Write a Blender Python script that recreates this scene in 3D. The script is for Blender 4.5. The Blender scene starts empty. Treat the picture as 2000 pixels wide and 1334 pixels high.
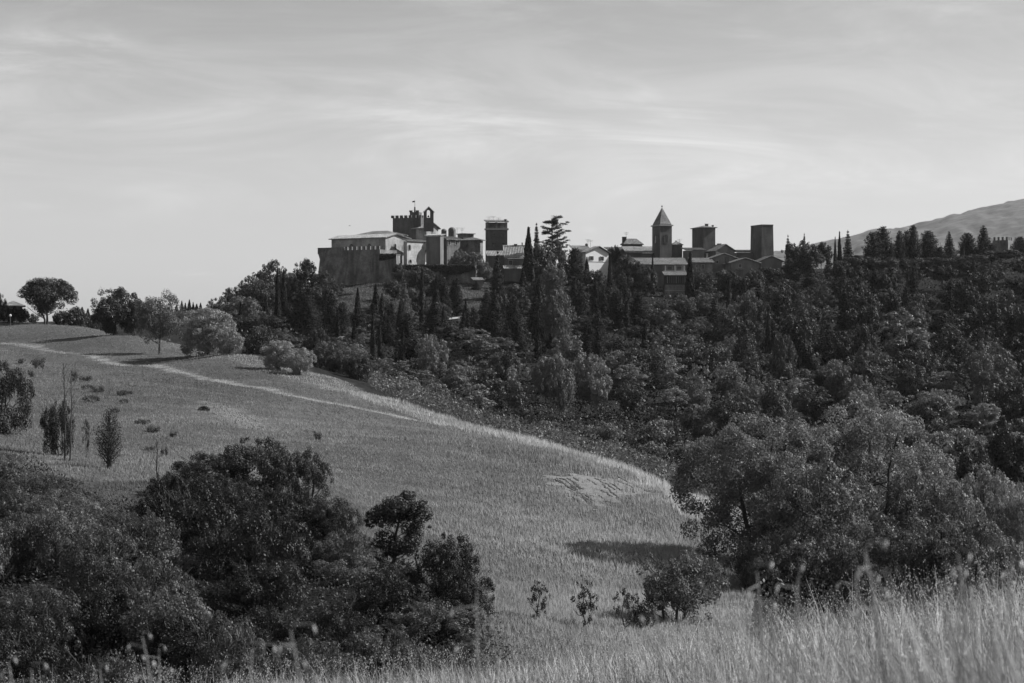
import bpy, math, random
import numpy as np
from mathutils import Vector

S = bpy.context.scene
COL = S.collection
FP = 4167.0          # focal length in photo pixels (75 mm on a 36 mm wide sensor, 2000 px)
HY = 667.0           # photo row of the horizon

# ------------------------------------------------------------------ camera
cam_d = bpy.data.cameras.new('camera')
cam_d.sensor_width = 36.0
cam_d.lens = 75.0
cam_d.clip_start = 0.3
cam_d.clip_end = 30000
cam_d.dof.use_dof = True
cam_d.dof.focus_distance = 300
cam_d.dof.aperture_fstop = 7.1
cam_o = bpy.data.objects.new('camera', cam_d)
COL.objects.link(cam_o)
cam_o.location = (0, 0, 0)
cam_o.rotation_euler = (math.radians(90), 0, 0)
S.camera = cam_o

# ------------------------------------------------------------------ sky, sun, exposure
SUN = Vector((0.82, 0.20, 0.62)).normalized()
elev = math.asin(SUN.z)
azim = math.atan2(SUN.x, SUN.y)
W = bpy.data.worlds.new("World")
S.world = W
W.use_nodes = True
nt = W.node_tree
nt.nodes.clear()


def N(t, kind, **kw):
    n = t.nodes.new(kind)
    for k, v in kw.items():
        setattr(n, k, v)
    return n


def math_node(t, op, a, b=None, clamp=False):
    n = N(t, 'ShaderNodeMath', operation=op)
    n.use_clamp = clamp
    for i, v in enumerate((a, b)):
        if v is None:
            continue
        if isinstance(v, (int, float)):
            n.inputs[i].default_value = v
        else:
            t.links.new(v, n.inputs[i])
    return n.outputs[0]


def ramp(t, src, a, b, va=0.0, vb=1.0, smooth=True):
    n = N(t, 'ShaderNodeMapRange')
    n.interpolation_type = 'SMOOTHSTEP' if smooth else 'LINEAR'
    t.links.new(src, n.inputs['Value'])
    n.inputs['From Min'].default_value = a
    n.inputs['From Max'].default_value = b
    n.inputs['To Min'].default_value = va
    n.inputs['To Max'].default_value = vb
    return n.outputs[0]


sky = N(nt, 'ShaderNodeTexSky', sky_type='NISHITA')
sky.sun_disc = False
sky.sun_elevation = elev
sky.sun_rotation = azim
sky.air_density = 1.0
sky.dust_density = 0.6
sky.ozone_density = 1.0
bw = N(nt, 'ShaderNodeRGBToBW')
nt.links.new(sky.outputs[0], bw.inputs[0])
geo = N(nt, 'ShaderNodeTexCoord')
sep = N(nt, 'ShaderNodeSeparateXYZ')
nt.links.new(geo.outputs['Generated'], sep.inputs[0])
# thin high cloud, drawn out sideways in the sky's own directions


def sky_noise(scale, loc, rot, detail, rough, dist, sc=1.0):
    mpn = N(nt, 'ShaderNodeMapping')
    mpn.inputs['Scale'].default_value = scale
    mpn.inputs['Location'].default_value = loc
    mpn.inputs['Rotation'].default_value = (0, math.radians(rot), 0)
    nt.links.new(geo.outputs['Generated'], mpn.inputs[0])
    n_ = N(nt, 'ShaderNodeTexNoise')
    n_.inputs['Scale'].default_value = sc
    n_.inputs['Detail'].default_value = detail
    n_.inputs['Roughness'].default_value = rough
    n_.inputs['Distortion'].default_value = dist
    nt.links.new(mpn.outputs[0], n_.inputs['Vector'])
    return n_.outputs[0]


veil = ramp(nt, sky_noise((3.4, 3.4, 15), (1.3, 0.2, 0.9), -5, 5, 0.5, 0.6), 0.40, 0.66)
wisp = ramp(nt, sky_noise((6.0, 6.0, 31), (0.9, 0.5, 0.65), 10, 10, 0.66, 1.4), 0.40, 0.70)
wisp2 = ramp(nt, sky_noise((11, 11, 60), (2.2, 0.5, 3.4), -7, 8, 0.6, 0.5), 0.55, 0.75)
high = ramp(nt, sep.outputs[2], 0.045, 0.115)
cl = math_node(nt, 'ADD', math_node(nt, 'MULTIPLY', veil, 0.16), math_node(nt, 'MULTIPLY', math_node(nt, 'MULTIPLY', wisp, ramp(nt, veil, 0.0, 0.6, 0.35, 1.0)), 0.30))
cl = math_node(nt, 'ADD', cl, math_node(nt, 'MULTIPLY', wisp2, 0.07))
cl = math_node(nt, 'MULTIPLY', cl, high)
puff = math_node(nt, 'MULTIPLY', ramp(nt, sky_noise((20, 20, 80), (0.4, 0.0, 0.35), 0, 6, 0.55, 0.2), 0.62, 0.76), ramp(nt, sep.outputs[2], 0.10, 0.03))
tot = math_node(nt, 'ADD', cl, math_node(nt, 'MULTIPLY', puff, 0.10))
skyv = math_node(nt, 'MULTIPLY', bw.outputs[0], ramp(nt, sep.outputs[2], 0.05, 0.22, 1.0, 0.82))
mixc = math_node(nt, 'MULTIPLY', skyv, math_node(nt, 'ADD', math_node(nt, 'MULTIPLY', tot, 1.6), 1.0))
bg = N(nt, 'ShaderNodeBackground')
bg.inputs['Strength'].default_value = 0.08
nt.links.new(mixc, bg.inputs['Color'])
wo = N(nt, 'ShaderNodeOutputWorld')
nt.links.new(bg.outputs[0], wo.inputs[0])

sun_d = bpy.data.lights.new('sun', 'SUN')
sun_d.energy = 5.0
sun_d.angle = math.radians(0.5)
sun_d.color = (1, 1, 1)
sun_o = bpy.data.objects.new('sun', sun_d)
COL.objects.link(sun_o)
sun_o.rotation_euler = SUN.to_track_quat('Z', 'Y').to_euler()

S.view_settings.view_transform = 'Standard'
S.view_settings.look = 'None'
S.view_settings.exposure = 0.5
S.view_settings.gamma = 1.0
S.view_settings.use_curve_mapping = False
S.render.engine = 'CYCLES'
S.cycles.max_bounces = 6
S.cycles.diffuse_bounces = 3
S.cycles.glossy_bounces = 1
S.cycles.transmission_bounces = 2
S.cycles.volume_bounces = 0
S.cycles.caustics_reflective = False
S.cycles.caustics_refractive = False

# ------------------------------------------------------------------ materials


def new_mat(name):
    m = bpy.data.materials.new(name)
    m.use_nodes = True
    t = m.node_tree
    t.nodes.clear()
    out = N(t, 'ShaderNodeOutputMaterial')
    return m, t, out


def grey(t, val_socket, pr):
    t.links.new(val_socket, pr.inputs['Base Color'])


def solid_mat(name, v, rough=0.9, noise=0.35, scale=1.5, bump=0.0, detail=6, space='Object', stretch=(1, 1, 1), stain=0.0):
    m, t, out = new_mat(name)
    pr = N(t, 'ShaderNodeBsdfPrincipled')
    pr.inputs['Roughness'].default_value = rough
    tc = N(t, 'ShaderNodeTexCoord')
    mpn = N(t, 'ShaderNodeMapping')
    mpn.inputs['Scale'].default_value = stretch
    t.links.new(tc.outputs[space], mpn.inputs[0])
    nz = N(t, 'ShaderNodeTexNoise')
    nz.inputs['Scale'].default_value = scale
    nz.inputs['Detail'].default_value = detail
    nz.inputs['Roughness'].default_value = 0.65
    t.links.new(mpn.outputs[0], nz.inputs['Vector'])
    val = ramp(t, nz.outputs[0], 0.25, 0.75, v * (1 - noise), v * (1 + noise), False)
    if stain:
        m2 = N(t, 'ShaderNodeMapping')
        m2.inputs['Scale'].default_value = (0.6, 0.6, 0.09)
        t.links.new(tc.outputs[space], m2.inputs[0])
        n2 = N(t, 'ShaderNodeTexNoise')
        n2.inputs['Scale'].default_value = 1.0
        n2.inputs['Detail'].default_value = 5
        t.links.new(m2.outputs[0], n2.inputs['Vector'])
        val = math_node(t, 'MULTIPLY', val, ramp(t, n2.outputs[0], 0.35, 0.65, 1 - stain, 1.1))
    grey(t, val, pr)
    if bump:
        b = N(t, 'ShaderNodeBump')
        b.inputs['Strength'].default_value = bump
        b.inputs['Distance'].default_value = 0.1
        t.links.new(nz.outputs[0], b.inputs['Height'])
        t.links.new(b.outputs[0], pr.inputs['Normal'])
    t.links.new(pr.outputs[0], out.inputs[0])
    return m


def masonry_mat(name, v, bscale=1.6, contrast=0.35, stain=0.35):
    m, t, out = new_mat(name)
    pr = N(t, 'ShaderNodeBsdfPrincipled')
    pr.inputs['Roughness'].default_value = 0.95
    tc = N(t, 'ShaderNodeTexCoord')
    # x+y so that every upright face gets courses
    sp = N(t, 'ShaderNodeSeparateXYZ')
    t.links.new(tc.outputs['Object'], sp.inputs[0])
    cb = N(t, 'ShaderNodeCombineXYZ')
    t.links.new(math_node(t, 'ADD', sp.outputs[0], sp.outputs[1]), cb.inputs[0])
    t.links.new(sp.outputs[2], cb.inputs[1])
    br = N(t, 'ShaderNodeTexBrick')
    br.inputs['Scale'].default_value = bscale
    br.inputs['Color1'].default_value = (v, v, v, 1)
    br.inputs['Color2'].default_value = (v * (1 - contrast),) * 3 + (1,)
    br.inputs['Mortar'].default_value = (v * 0.8,) * 3 + (1,)
    br.inputs['Mortar Size'].default_value = 0.03
    t.links.new(cb.outputs[0], br.inputs['Vector'])
    n1 = N(t, 'ShaderNodeTexNoise')
    n1.inputs['Scale'].default_value = 0.35
    n1.inputs['Detail'].default_value = 8
    n1.inputs['Roughness'].default_value = 0.7
    t.links.new(tc.outputs['Object'], n1.inputs['Vector'])
    m2 = N(t, 'ShaderNodeMapping')
    m2.inputs['Scale'].default_value = (0.33, 0.33, 0.10)
    t.links.new(tc.outputs['Object'], m2.inputs[0])
    n2 = N(t, 'ShaderNodeTexNoise')
    n2.inputs['Distortion'].default_value = 1.2
    n2.inputs['Scale'].default_value = 1.0
    n2.inputs['Detail'].default_value = 5
    t.links.new(m2.outputs[0], n2.inputs['Vector'])
    b0 = N(t, 'ShaderNodeRGBToBW')
    t.links.new(br.outputs[0], b0.inputs[0])
    val = math_node(t, 'MULTIPLY', b0.outputs[0], ramp(t, n1.outputs[0], 0.3, 0.7, 0.55, 1.4, False))
    val = math_node(t, 'MULTIPLY', val, ramp(t, n2.outputs[0], 0.36, 0.64, 1 - stain, 1.1))
    grey(t, val, pr)
    bp = N(t, 'ShaderNodeBump')
    bp.inputs['Strength'].default_value = 0.6
    bp.inputs['Distance'].default_value = 0.15
    t.links.new(val, bp.inputs['Height'])
    t.links.new(bp.outputs[0], pr.inputs['Normal'])
    t.links.new(pr.outputs[0], out.inputs[0])
    return m


def tile_mat(name, v):
    """clay pantiles: colour speckle per tile; the ribs themselves are mesh."""
    m, t, out = new_mat(name)
    pr = N(t, 'ShaderNodeBsdfPrincipled')
    pr.inputs['Roughness'].default_value = 0.9
    tc = N(t, 'ShaderNodeTexCoord')
    vo = N(t, 'ShaderNodeTexVoronoi')
    vo.inputs['Scale'].default_value = 3.2
    t.links.new(tc.outputs['Object'], vo.inputs['Vector'])
    b0 = N(t, 'ShaderNodeRGBToBW')
    t.links.new(vo.outputs['Color'], b0.inputs[0])
    n1 = N(t, 'ShaderNodeTexNoise')
    n1.inputs['Scale'].default_value = 0.5
    n1.inputs['Detail'].default_value = 7
    t.links.new(tc.outputs['Object'], n1.inputs['Vector'])
    val = math_node(t, 'MULTIPLY', ramp(t, b0.outputs[0], 0.1, 0.9, 0.6, 1.35, False), ramp(t, n1.outputs[0], 0.3, 0.7, 0.7 * v, 1.3 * v, False))
    grey(t, val, pr)
    t.links.new(pr.outputs[0], out.inputs[0])
    return m


def leaf_mat(name, rough=0.5, spec=0.35, trans=0.25):
    m, t, out = new_mat(name)
    oi = N(t, 'ShaderNodeObjectInfo')
    at = N(t, 'ShaderNodeAttribute', attribute_name='tone')
    b0 = N(t, 'ShaderNodeRGBToBW')
    t.links.new(oi.outputs['Color'], b0.inputs[0])
    val = math_node(t, 'MULTIPLY', b0.outputs[0], at.outputs['Fac'])
    pr = N(t, 'ShaderNodeBsdfPrincipled')
    pr.inputs['Roughness'].default_value = rough
    pr.inputs['Specular IOR Level'].default_value = spec
    grey(t, val, pr)
    tr = N(t, 'ShaderNodeBsdfTranslucent')
    t.links.new(math_node(t, 'MULTIPLY', val, 1.5), tr.inputs['Color'])
    mx = N(t, 'ShaderNodeMixShader')
    mx.inputs[0].default_value = trans
    t.links.new(pr.outputs[0], mx.inputs[1])
    t.links.new(tr.outputs[0], mx.inputs[2])
    t.links.new(mx.outputs[0], out.inputs[0])
    return m


M_LEAF = leaf_mat('leaves', 0.55, 0.28, 0.25)
M_GLOSSY = leaf_mat('glossy_leaves', 0.52, 0.27, 0.3)
M_NEEDLE = leaf_mat('needles', 0.7, 0.2, 0.12)
M_STRAW = leaf_mat('dry_grass', 0.6, 0.35, 0.4)
M_BARK = solid_mat('bark', 0.06, 0.95, 0.4, 4.0, 0.5)
M_BARKP = solid_mat('pale_bark', 0.13, 0.9, 0.4, 4.0, 0.4)
M_STONE = masonry_mat('stone_masonry', 0.21)
M_STONE_D = masonry_mat('weathered_stone', 0.23, 1.4, 0.4, 0.5)
M_BRICK = masonry_mat('old_brick', 0.12, 3.0, 0.3, 0.25)
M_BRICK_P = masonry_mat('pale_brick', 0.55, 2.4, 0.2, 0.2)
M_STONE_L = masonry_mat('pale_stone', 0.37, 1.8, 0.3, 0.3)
M_PLASTER = solid_mat('pale_plaster', 0.34, 0.9, 0.15, 0.6, 0.1, stain=0.18)
M_PLASTER_D = solid_mat('grey_plaster', 0.15, 0.9, 0.2, 0.6, 0.1, stain=0.25)
M_WHITE = solid_mat('white_plaster', 0.62, 0.85, 0.05, 0.6)
M_TILE = tile_mat('roof_tiles', 0.15)
M_TILE_L = tile_mat('pale_roof_tiles', 0.24)
M_DARK = solid_mat('dark_glass', 0.02, 0.25, 0.1, 1)
M_WOOD = solid_mat('dark_wood', 0.05, 0.8, 0.3, 3)
M_TRIM = solid_mat('stone_trim', 0.30, 0.9, 0.15, 2)
M_METAL = solid_mat('metal', 0.08, 0.5, 0.1, 2)
M_CLOTH = solid_mat('flag_cloth', 0.05, 0.9, 0.2, 2)
M_WHITEP = solid_mat('white_paint', 0.7, 0.4, 0.05, 2)
M_CARP = solid_mat('pale_car_paint', 0.4, 0.35, 0.05, 2)
M_RUBBER = solid_mat('rubber', 0.02, 0.8, 0.1, 2)
M_GLOBE = solid_mat('opal_glass', 0.7, 0.3, 0.02, 2)


def terrain_mat():
    m, t, out = new_mat('ground_cover')
    pr = N(t, 'ShaderNodeBsdfPrincipled')
    pr.inputs['Roughness'].default_value = 1.0
    pr.inputs['Specular IOR Level'].default_value = 0.1
    at = N(t, 'ShaderNodeAttribute', attribute_name='tone')
    tc = N(t, 'ShaderNodeTexCoord')
    n1 = N(t, 'ShaderNodeTexNoise')
    n1.inputs['Scale'].default_value = 1.8
    n1.inputs['Detail'].default_value = 10
    n1.inputs['Roughness'].default_value = 0.75
    t.links.new(tc.outputs['Object'], n1.inputs['Vector'])
    n2 = N(t, 'ShaderNodeTexNoise')
    n2.inputs['Scale'].default_value = 0.07
    n2.inputs['Detail'].default_value = 6
    t.links.new(tc.outputs['Object'], n2.inputs['Vector'])
    v = math_node(t, 'MULTIPLY', ramp(t, n1.outputs[0], 0.3, 0.7, 0.45, 1.55, False), ramp(t, n2.outputs[0], 0.3, 0.7, 0.75, 1.25, False))
    v = math_node(t, 'MULTIPLY', v, at.outputs['Fac'])
    grey(t, v, pr)
    bp = N(t, 'ShaderNodeBump')
    bp.inputs['Strength'].default_value = 0.9
    bp.inputs['Distance'].default_value = 0.25
    t.links.new(n1.outputs[0], bp.inputs['Height'])
    t.links.new(bp.outputs[0], pr.inputs['Normal'])
    t.links.new(pr.outputs[0], out.inputs[0])
    return m


M_GROUND = terrain_mat()

# ------------------------------------------------------------------ mesh helpers


def np_mesh(name, V, F, mat, tone=None, smooth=False):
    """V (n,3) and F (m,3) or (m,4) arrays -> mesh"""
    V = np.asarray(V, dtype=np.float32)
    F = np.asarray(F, dtype=np.int32)
    me = bpy.data.meshes.new(name)
    k = F.shape[1]
    me.vertices.add(len(V))
    me.vertices.foreach_set('co', V.ravel())
    me.loops.add(F.size)
    me.loops.foreach_set('vertex_index', F.ravel())
    me.polygons.add(len(F))
    me.polygons.foreach_set('loop_start', np.arange(0, F.size, k, dtype=np.int32))
    me.polygons.foreach_set('loop_total', np.full(len(F), k, dtype=np.int32))
    if smooth:
        me.polygons.foreach_set('use_smooth', np.ones(len(F), dtype=bool))
    me.update(calc_edges=True)
    if tone is not None:
        a = me.attributes.new('tone', 'FLOAT', 'POINT')
        a.data.foreach_set('value', np.asarray(tone, dtype=np.float32))
    me.materials.append(mat)
    return me


class MB:
    """collects boxes, prisms and tubes into one mesh"""

    def __init__(s):
        s.v = []
        s.f = []

    def poly(s, verts, faces):
        o = len(s.v)
        s.v += [tuple(p) for p in verts]
        s.f += [tuple(i + o for i in f) for f in faces]
        return s

    def box(s, x0, x1, y0, y1, z0, z1, inset=0.0, inset_y=None):
        iy = inset if inset_y is None else inset_y
        v = [(x0, y0, z0), (x1, y0, z0), (x1, y1, z0), (x0, y1, z0),
             (x0 + inset, y0 + iy, z1), (x1 - inset, y0 + iy, z1), (x1 - inset, y1 - iy, z1), (x0 + inset, y1 - iy, z1)]
        return s.poly(v, [(3, 2, 1, 0), (4, 5, 6, 7), (0, 1, 5, 4), (1, 2, 6, 5), (2, 3, 7, 6), (3, 0, 4, 7)])

    def prism(s, pts, a, b, axis='y'):
        """pts: outline in the plane across axis; extruded from a to b along it"""
        n = len(pts)
        if axis == 'y':
            v = [(p[0], a, p[1]) for p in pts] + [(p[0], b, p[1]) for p in pts]
        elif axis == 'x':
            v = [(a, p[0], p[1]) for p in pts] + [(b, p[0], p[1]) for p in pts]
        else:
            v = [(p[0], p[1], a) for p in pts] + [(p[0], p[1], b) for p in pts]
        f = [tuple(range(n - 1, -1, -1)), tuple(range(n, 2 * n))] + [(i, (i + 1) % n, (i + 1) % n + n, i + n) for i in range(n)]
        return s.poly(v, f)

    def tube(s, pts, rad, sides=6):
        o = len(s.v)
        pts = [Vector(p) for p in pts]
        for i, p in enumerate(pts):
            d = (pts[min(i + 1, len(pts) - 1)] - pts[max(i - 1, 0)])
            d = d.normalized() if d.length > 1e-9 else Vector((0, 0, 1))
            a = d.orthogonal().normalized() if abs(d.z) < 0.9 else Vector((1, 0, 0)) - d * d.x
            a.normalize()
            b = d.cross(a)
            r = rad[i] if isinstance(rad, (list, tuple)) else rad
            for k in range(sides):
                an = 2 * math.pi * k / sides
                s.v.append(tuple(p + a * (r * math.cos(an)) + b * (r * math.sin(an))))
        for i in range(len(pts) - 1):
            for k in range(sides):
                k2 = (k + 1) % sides
                s.f.append((o + i * sides + k, o + i * sides + k2, o + (i + 1) * sides + k2, o + (i + 1) * sides + k))
        s.f.append(tuple(o + k for k in range(sides - 1, -1, -1)))
        s.f.append(tuple(o + (len(pts) - 1) * sides + k for k in range(sides)))
        return s

    def cone(s, cx, cy, z0, z1, r0, r1, sides=12):
        return s.tube([(cx, cy, z0), (cx, cy, z1)], [r0, max(r1, 1e-3)], sides)

    def ball(s, cx, cy, cz, r, n=8, sz=1.0):
        o = []
        rr = []
        for i in range(n + 1):
            a = math.pi * i / n
            o.append((cx, cy, cz - r * sz * math.cos(a)))
            rr.append(max(r * math.sin(a), 1e-3))
        return s.tube(o, rr, n)

    def mesh(s, name, mat):
        me = bpy.data.meshes.new(name)
        me.from_pydata(s.v, [], s.f)
        me.materials.append(mat)
        me.update()
        return me

    def obj(s, name, mat, parent=None, **kw):
        return link(name, s.mesh(name, mat), parent, **kw)


def link(name, data, parent=None, loc=None, color=None, **props):
    o = bpy.data.objects.new(name, data)
    COL.objects.link(o)
    if parent is not None:
        o.parent = parent
    if loc is not None:
        o.location = loc
    if color is not None:
        o.color = (color, color, color, 1)
    for k, v in props.items():
        o[k] = v
    return o


def thing(name, label, cat, loc=(0, 0, 0), rz=0.0, group=None, scale=None):
    o = bpy.data.objects.new(name, None)
    COL.objects.link(o)
    o.empty_display_size = 0.5
    o.location = loc
    o.rotation_euler = (0, 0, rz)
    if scale is not None:
        o.scale = scale
    o['label'] = label
    o['category'] = cat
    if group:
        o['group'] = group
    return o


def leaf_quads(P, Nrm, size, asp, rng):
    n = len(P)
    Nrm = Nrm / (np.linalg.norm(Nrm, axis=1, keepdims=True) + 1e-9)
    R = rng.normal(size=(n, 3))
    T = np.cross(Nrm, R)
    T /= (np.linalg.norm(T, axis=1, keepdims=True) + 1e-9)
    B = np.cross(Nrm, T)
    s = size[:, None] if isinstance(size, np.ndarray) else size
    V = np.stack([P + T * s, P + B * s * asp, P - T * s * 0.8, P - B * s * asp], axis=1).reshape(-1, 3)
    F = np.arange(n * 4, dtype=np.int32).reshape(-1, 4)
    return V, F


def sphere_dirs(n, rng):
    d = rng.normal(size=(n, 3))
    return d / np.linalg.norm(d, axis=1, keepdims=True)


# ------------------------------------------------------------------ terrain
def P3(px, py, Y):
    return ((px - 1000) / FP * Y, Y, (HY - py) / FP * Y)


ctrl = [P3(*p) for p in [
    # the field facing the camera and its crest
    (-300, 618, 360), (0, 628, 345), (150, 636, 322), (250, 655, 296), (450, 692, 262), (620, 740, 238), (700, 768, 225), (850, 815, 206),
    (1000, 857, 191), (1150, 902, 178), (1300, 944, 167), (1400, 992, 154), (1455, 1042, 143), (1480, 1110, 128),
    (-300, 690, 260), (0, 686, 270), (0, 760, 190), (0, 850, 148), (0, 900, 130), (300, 727, 242), (300, 800, 178), (300, 900, 140),
    (600, 762, 215), (600, 850, 162), (600, 950, 132), (900, 850, 186), (900, 930, 152), (900, 1010, 134), (900, 1110, 116),
    (1200, 945, 158), (1200, 1050, 133), (1200, 1150, 115), (1200, 1205, 104), (1400, 1100, 125), (1400, 1190, 108),
    (150, 684, 285), (0, 664, 312), (300, 712, 262), (450, 740, 232),
    # scrub slope, lower left
    (0, 1000, 112), (300, 1010, 112), (600, 1060, 106), (0, 1150, 92), (300, 1180, 90), (600, 1220, 88), (900, 1240, 88),
    # valley beyond the crest
    (700, 850, 325), (1000, 905, 305), (1300, 985, 280), (1700, 985, 270), (2000, 975, 270), (2300, 960, 280), (1600, 1130, 175), (1900, 1100, 185), (2200, 1080, 190), (1550, 1170, 130), (1850, 1160, 130), (2200, 1150, 135),
    # wooded hill under the town
    (300, 652, 480), (450, 668, 420), (480, 640, 480), (700, 730, 420), (700, 640, 490), (640, 565, 572), (560, 590, 560), (500, 610, 570),
    (900, 705, 430), (900, 650, 485), (900, 598, 535), (800, 548, 590), (1000, 535, 600), (1150, 610, 530), (1300, 592, 560), (1300, 545, 610),
    (1150, 535, 605), (1500, 540, 620), (1700, 515, 640), (1950, 492, 645), (2300, 490, 650), (1200, 700, 440), (1500, 660, 500), (1800, 655, 500), (2200, 650, 500),
    (1200, 800, 370), (1500, 790, 380), (1800, 810, 370), (2200, 800, 370),
]]
# far side of the crest falls away
for px, py, Y in [(450, 692, 262), (620, 740, 238), (700, 768, 225), (850, 815, 206), (1000, 857, 191), (1150, 902, 178), (1300, 944, 167), (1400, 992, 154)]:
    x, y, z = P3(px, py, Y)
    ctrl.append((x + 12, y + 24, z - 4.2))
for x, y, z in [(-110, 420, -3), (-170, 480, 0), (-260, 420, 1), (-160, 700, 6), (-300, 700, 6), (0, 720, 17), (150, 720, 19), (300, 720, 24), (0, 900, 4), (-200, 950, 4), (200, 950, 6), (400, 900, 8)]:
    ctrl.append((x, y, z))
# the near bank the camera stands on


def near_z(x, y):
    return -1.05 - 0.125 * y + 0.09 * x


for y in (-25, -8, 8, 20, 30):
    for x in (-22, -7, 7, 22):
        ctrl.append((x, y, near_z(x, y)))
for x, y, z in [(-22, 42, -8.2), (0, 42, -8.4), (22, 42, -7.6), (-25, 58, -13), (0, 58, -13.8), (25, 58, -13.6), (0, 78, -15.2), (25, 80, -16), (50, 85, -15), (-60, 60, -12), (60, 50, -9), (70, 20, 0), (-60, 20, -6)]:
    ctrl.append((x, y, z))
ctrl = np.array(ctrl)


def tps_phi(r2):
    return 0.5 * r2 * np.log(r2 + 1e-6)


_sc = 100.0
# along the line of sight things are stretched: use log-distance for fair spacing


def warp(x, y):
    yy = np.maximum(y, -40) + 60.0
    return np.stack([x / yy * 6.0, np.log(yy) * 6.0], axis=-1)


_C = warp(ctrl[:, 0], ctrl[:, 1])
_n = len(ctrl)
_d2 = ((_C[:, None, :] - _C[None, :, :])**2).sum(-1)
_A = np.zeros((_n + 3, _n + 3))
_A[:_n, :_n] = tps_phi(_d2) + np.eye(_n) * 0.004
_A[:_n, _n] = 1
_A[:_n, _n + 1:] = _C
_A[_n, :_n] = 1
_A[_n + 1:, :_n] = _C.T
_w = np.linalg.solve(_A, np.concatenate([ctrl[:, 2], np.zeros(3)]))


def vnoise(x, y, seed=0):
    """cheap value noise"""
    xi = np.floor(x).astype(np.int64)
    yi = np.floor(y).astype(np.int64)
    xf = x - xi
    yf = y - yi

    def h(a, b):
        k = (a * 374761393 + b * 668265263 + seed * 974634777) & 0x7fffffff
        k = ((k ^ (k >> 13)) * 1274126177) & 0x7fffffff
        return ((k ^ (k >> 16)) & 0xffff) / 65535.0
    u = xf * xf * (3 - 2 * xf)
    v = yf * yf * (3 - 2 * yf)
    return (h(xi, yi) * (1 - u) + h(xi + 1, yi) * u) * (1 - v) + (h(xi, yi + 1) * (1 - u) + h(xi + 1, yi + 1) * u) * v


def ground_z(x, y, detail=True):
    x = np.atleast_1d(np.asarray(x, float))
    y = np.atleast_1d(np.asarray(y, float))
    shp = x.shape
    x = x.ravel()
    y = y.ravel()
    xc = np.clip(x, -420, 420)
    yc = np.clip(y, -30, 980)
    z = np.empty(len(x))
    for i in range(0, len(x), 40000):
        q = warp(xc[i:i + 40000], yc[i:i + 40000])
        d2 = ((q[:, None, :] - _C[None, :, :])**2).sum(-1)
        z[i:i + 40000] = tps_phi(d2) @ _w[:_n] + _w[_n] + q @ _w[_n + 1:]
    far = np.clip((y - 900) / 900, 0, 1) + np.clip((np.abs(x) - 400) / 400, 0, 1)
    far = np.clip(far, 0, 1)
    far = far * far * (3 - 2 * far)
    z = z * (1 - far) + (-6) * far
    if detail:
        k = np.clip((y - 60) / 40, 0, 1)
        z = z + k * ((vnoise(x / 9, y / 9, 3) - 0.5) * 0.5 + (vnoise(x / 3, y / 3, 4) - 0.5) * 0.22)
    return z.reshape(shp)


def gz(x, y):
    return float(ground_z(x, y)[0])


def crest_Y(px):
    return np.interp(px, [-300, 0, 150, 250, 450, 620, 700, 850, 1000, 1150, 1300, 1400, 1455, 1480, 1500], [370, 352, 330, 304, 270, 245, 231, 212, 197, 184, 173, 160, 148, 132, 100])


def in_field(x, y):
    px = 1000 + x / np.maximum(y, 1) * FP
    near = np.interp(px, [-400, 0, 130, 300, 350, 620, 700, 760, 900, 980, 1020, 1450, 1500], [112, 112, 110, 110, 116, 118, 116, 106, 92, 84, 82, 84, 140])
    return (y < crest_Y(px) + 6) & (y > near) & (px < 1500)


def seg_dist(px, py, poly):
    """distance in x,y to a polyline"""
    d = np.full(px.shape, 1e9)
    for a, b in zip(poly[:-1], poly[1:]):
        ax, ay = a
        bx, by = b
        t = np.clip(((px - ax) * (bx - ax) + (py - ay) * (by - ay)) / ((bx - ax)**2 + (by - ay)**2), 0, 1)
        d = np.minimum(d, np.hypot(px - ax - t * (bx - ax), py - ay - t * (by - ay)))
    return d


def on_ground(px, py, y0=60, y1=700):
    """first place on the ground seen at a photo point, used once to survey positions"""
    ys = np.linspace(y0, y1, 1400)
    xs = (px - 1000) / FP * ys
    g = ground_z(xs, ys, False)
    ray = (HY - py) / FP * ys
    hit = np.nonzero(ray <= g)[0]
    i = hit[0] if len(hit) else len(ys) - 1
    return float(xs[i]), float(ys[i])


TRACK = [on_ground(*p, 100) for p in [(-150, 655), (0, 668), (150, 692), (300, 717), (450, 748), (560, 771), (660, 790), (760, 806), (860, 826)]]
RIDGE = [((px - 1000) / FP * Y, Y) for px, Y in [(440, 262), (520, 252), (620, 240), (700, 227), (850, 208), (1000, 193), (1150, 180), (1300, 169), (1400, 157), (1450, 146)]]
PATCH = [on_ground(*p, 100) for p in [(1070, 945), (1110, 938), (1180, 936), (1240, 938), (1268, 958), (1232, 975), (1190, 990), (1165, 1000), (1130, 985), (1085, 960)]]
STONY = [on_ground(*p, 100) for p in [(395, 785), (440, 790), (500, 815), (540, 840), (470, 835), (415, 810)]]


def in_poly(x, y, poly):
    c = np.zeros(x.shape, bool)
    j = len(poly) - 1
    for i in range(len(poly)):
        xi, yi = poly[i]
        xj, yj = poly[j]
        cond = ((yi > y) != (yj > y)) & (x < (xj - xi) * (y - yi) / (yj - yi + 1e-9) + xi)
        c ^= cond
        j = i
    return c


def ground_tone(x, y):
    px = 1000 + x / np.maximum(y, 1) * FP
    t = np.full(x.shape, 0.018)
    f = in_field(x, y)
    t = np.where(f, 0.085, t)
    t = np.where(y < 50, 0.06, t)
    d = seg_dist(x, y, TRACK)
    t = np.where(f & (d < 0.7), 0.24, t)
    t = np.where(in_poly(x, y, PATCH), 0.15, t)
    t = np.where(in_poly(x, y, STONY), 0.16, t)
    t = np.where((y > 510) & (px > 655) & (px < 780) & (y < 600), 0.06, t)
    t = np.where((y > 510) & (px > 900) & (px < 955) & (y < 575), 0.08, t)
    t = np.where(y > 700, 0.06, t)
    return t


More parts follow.
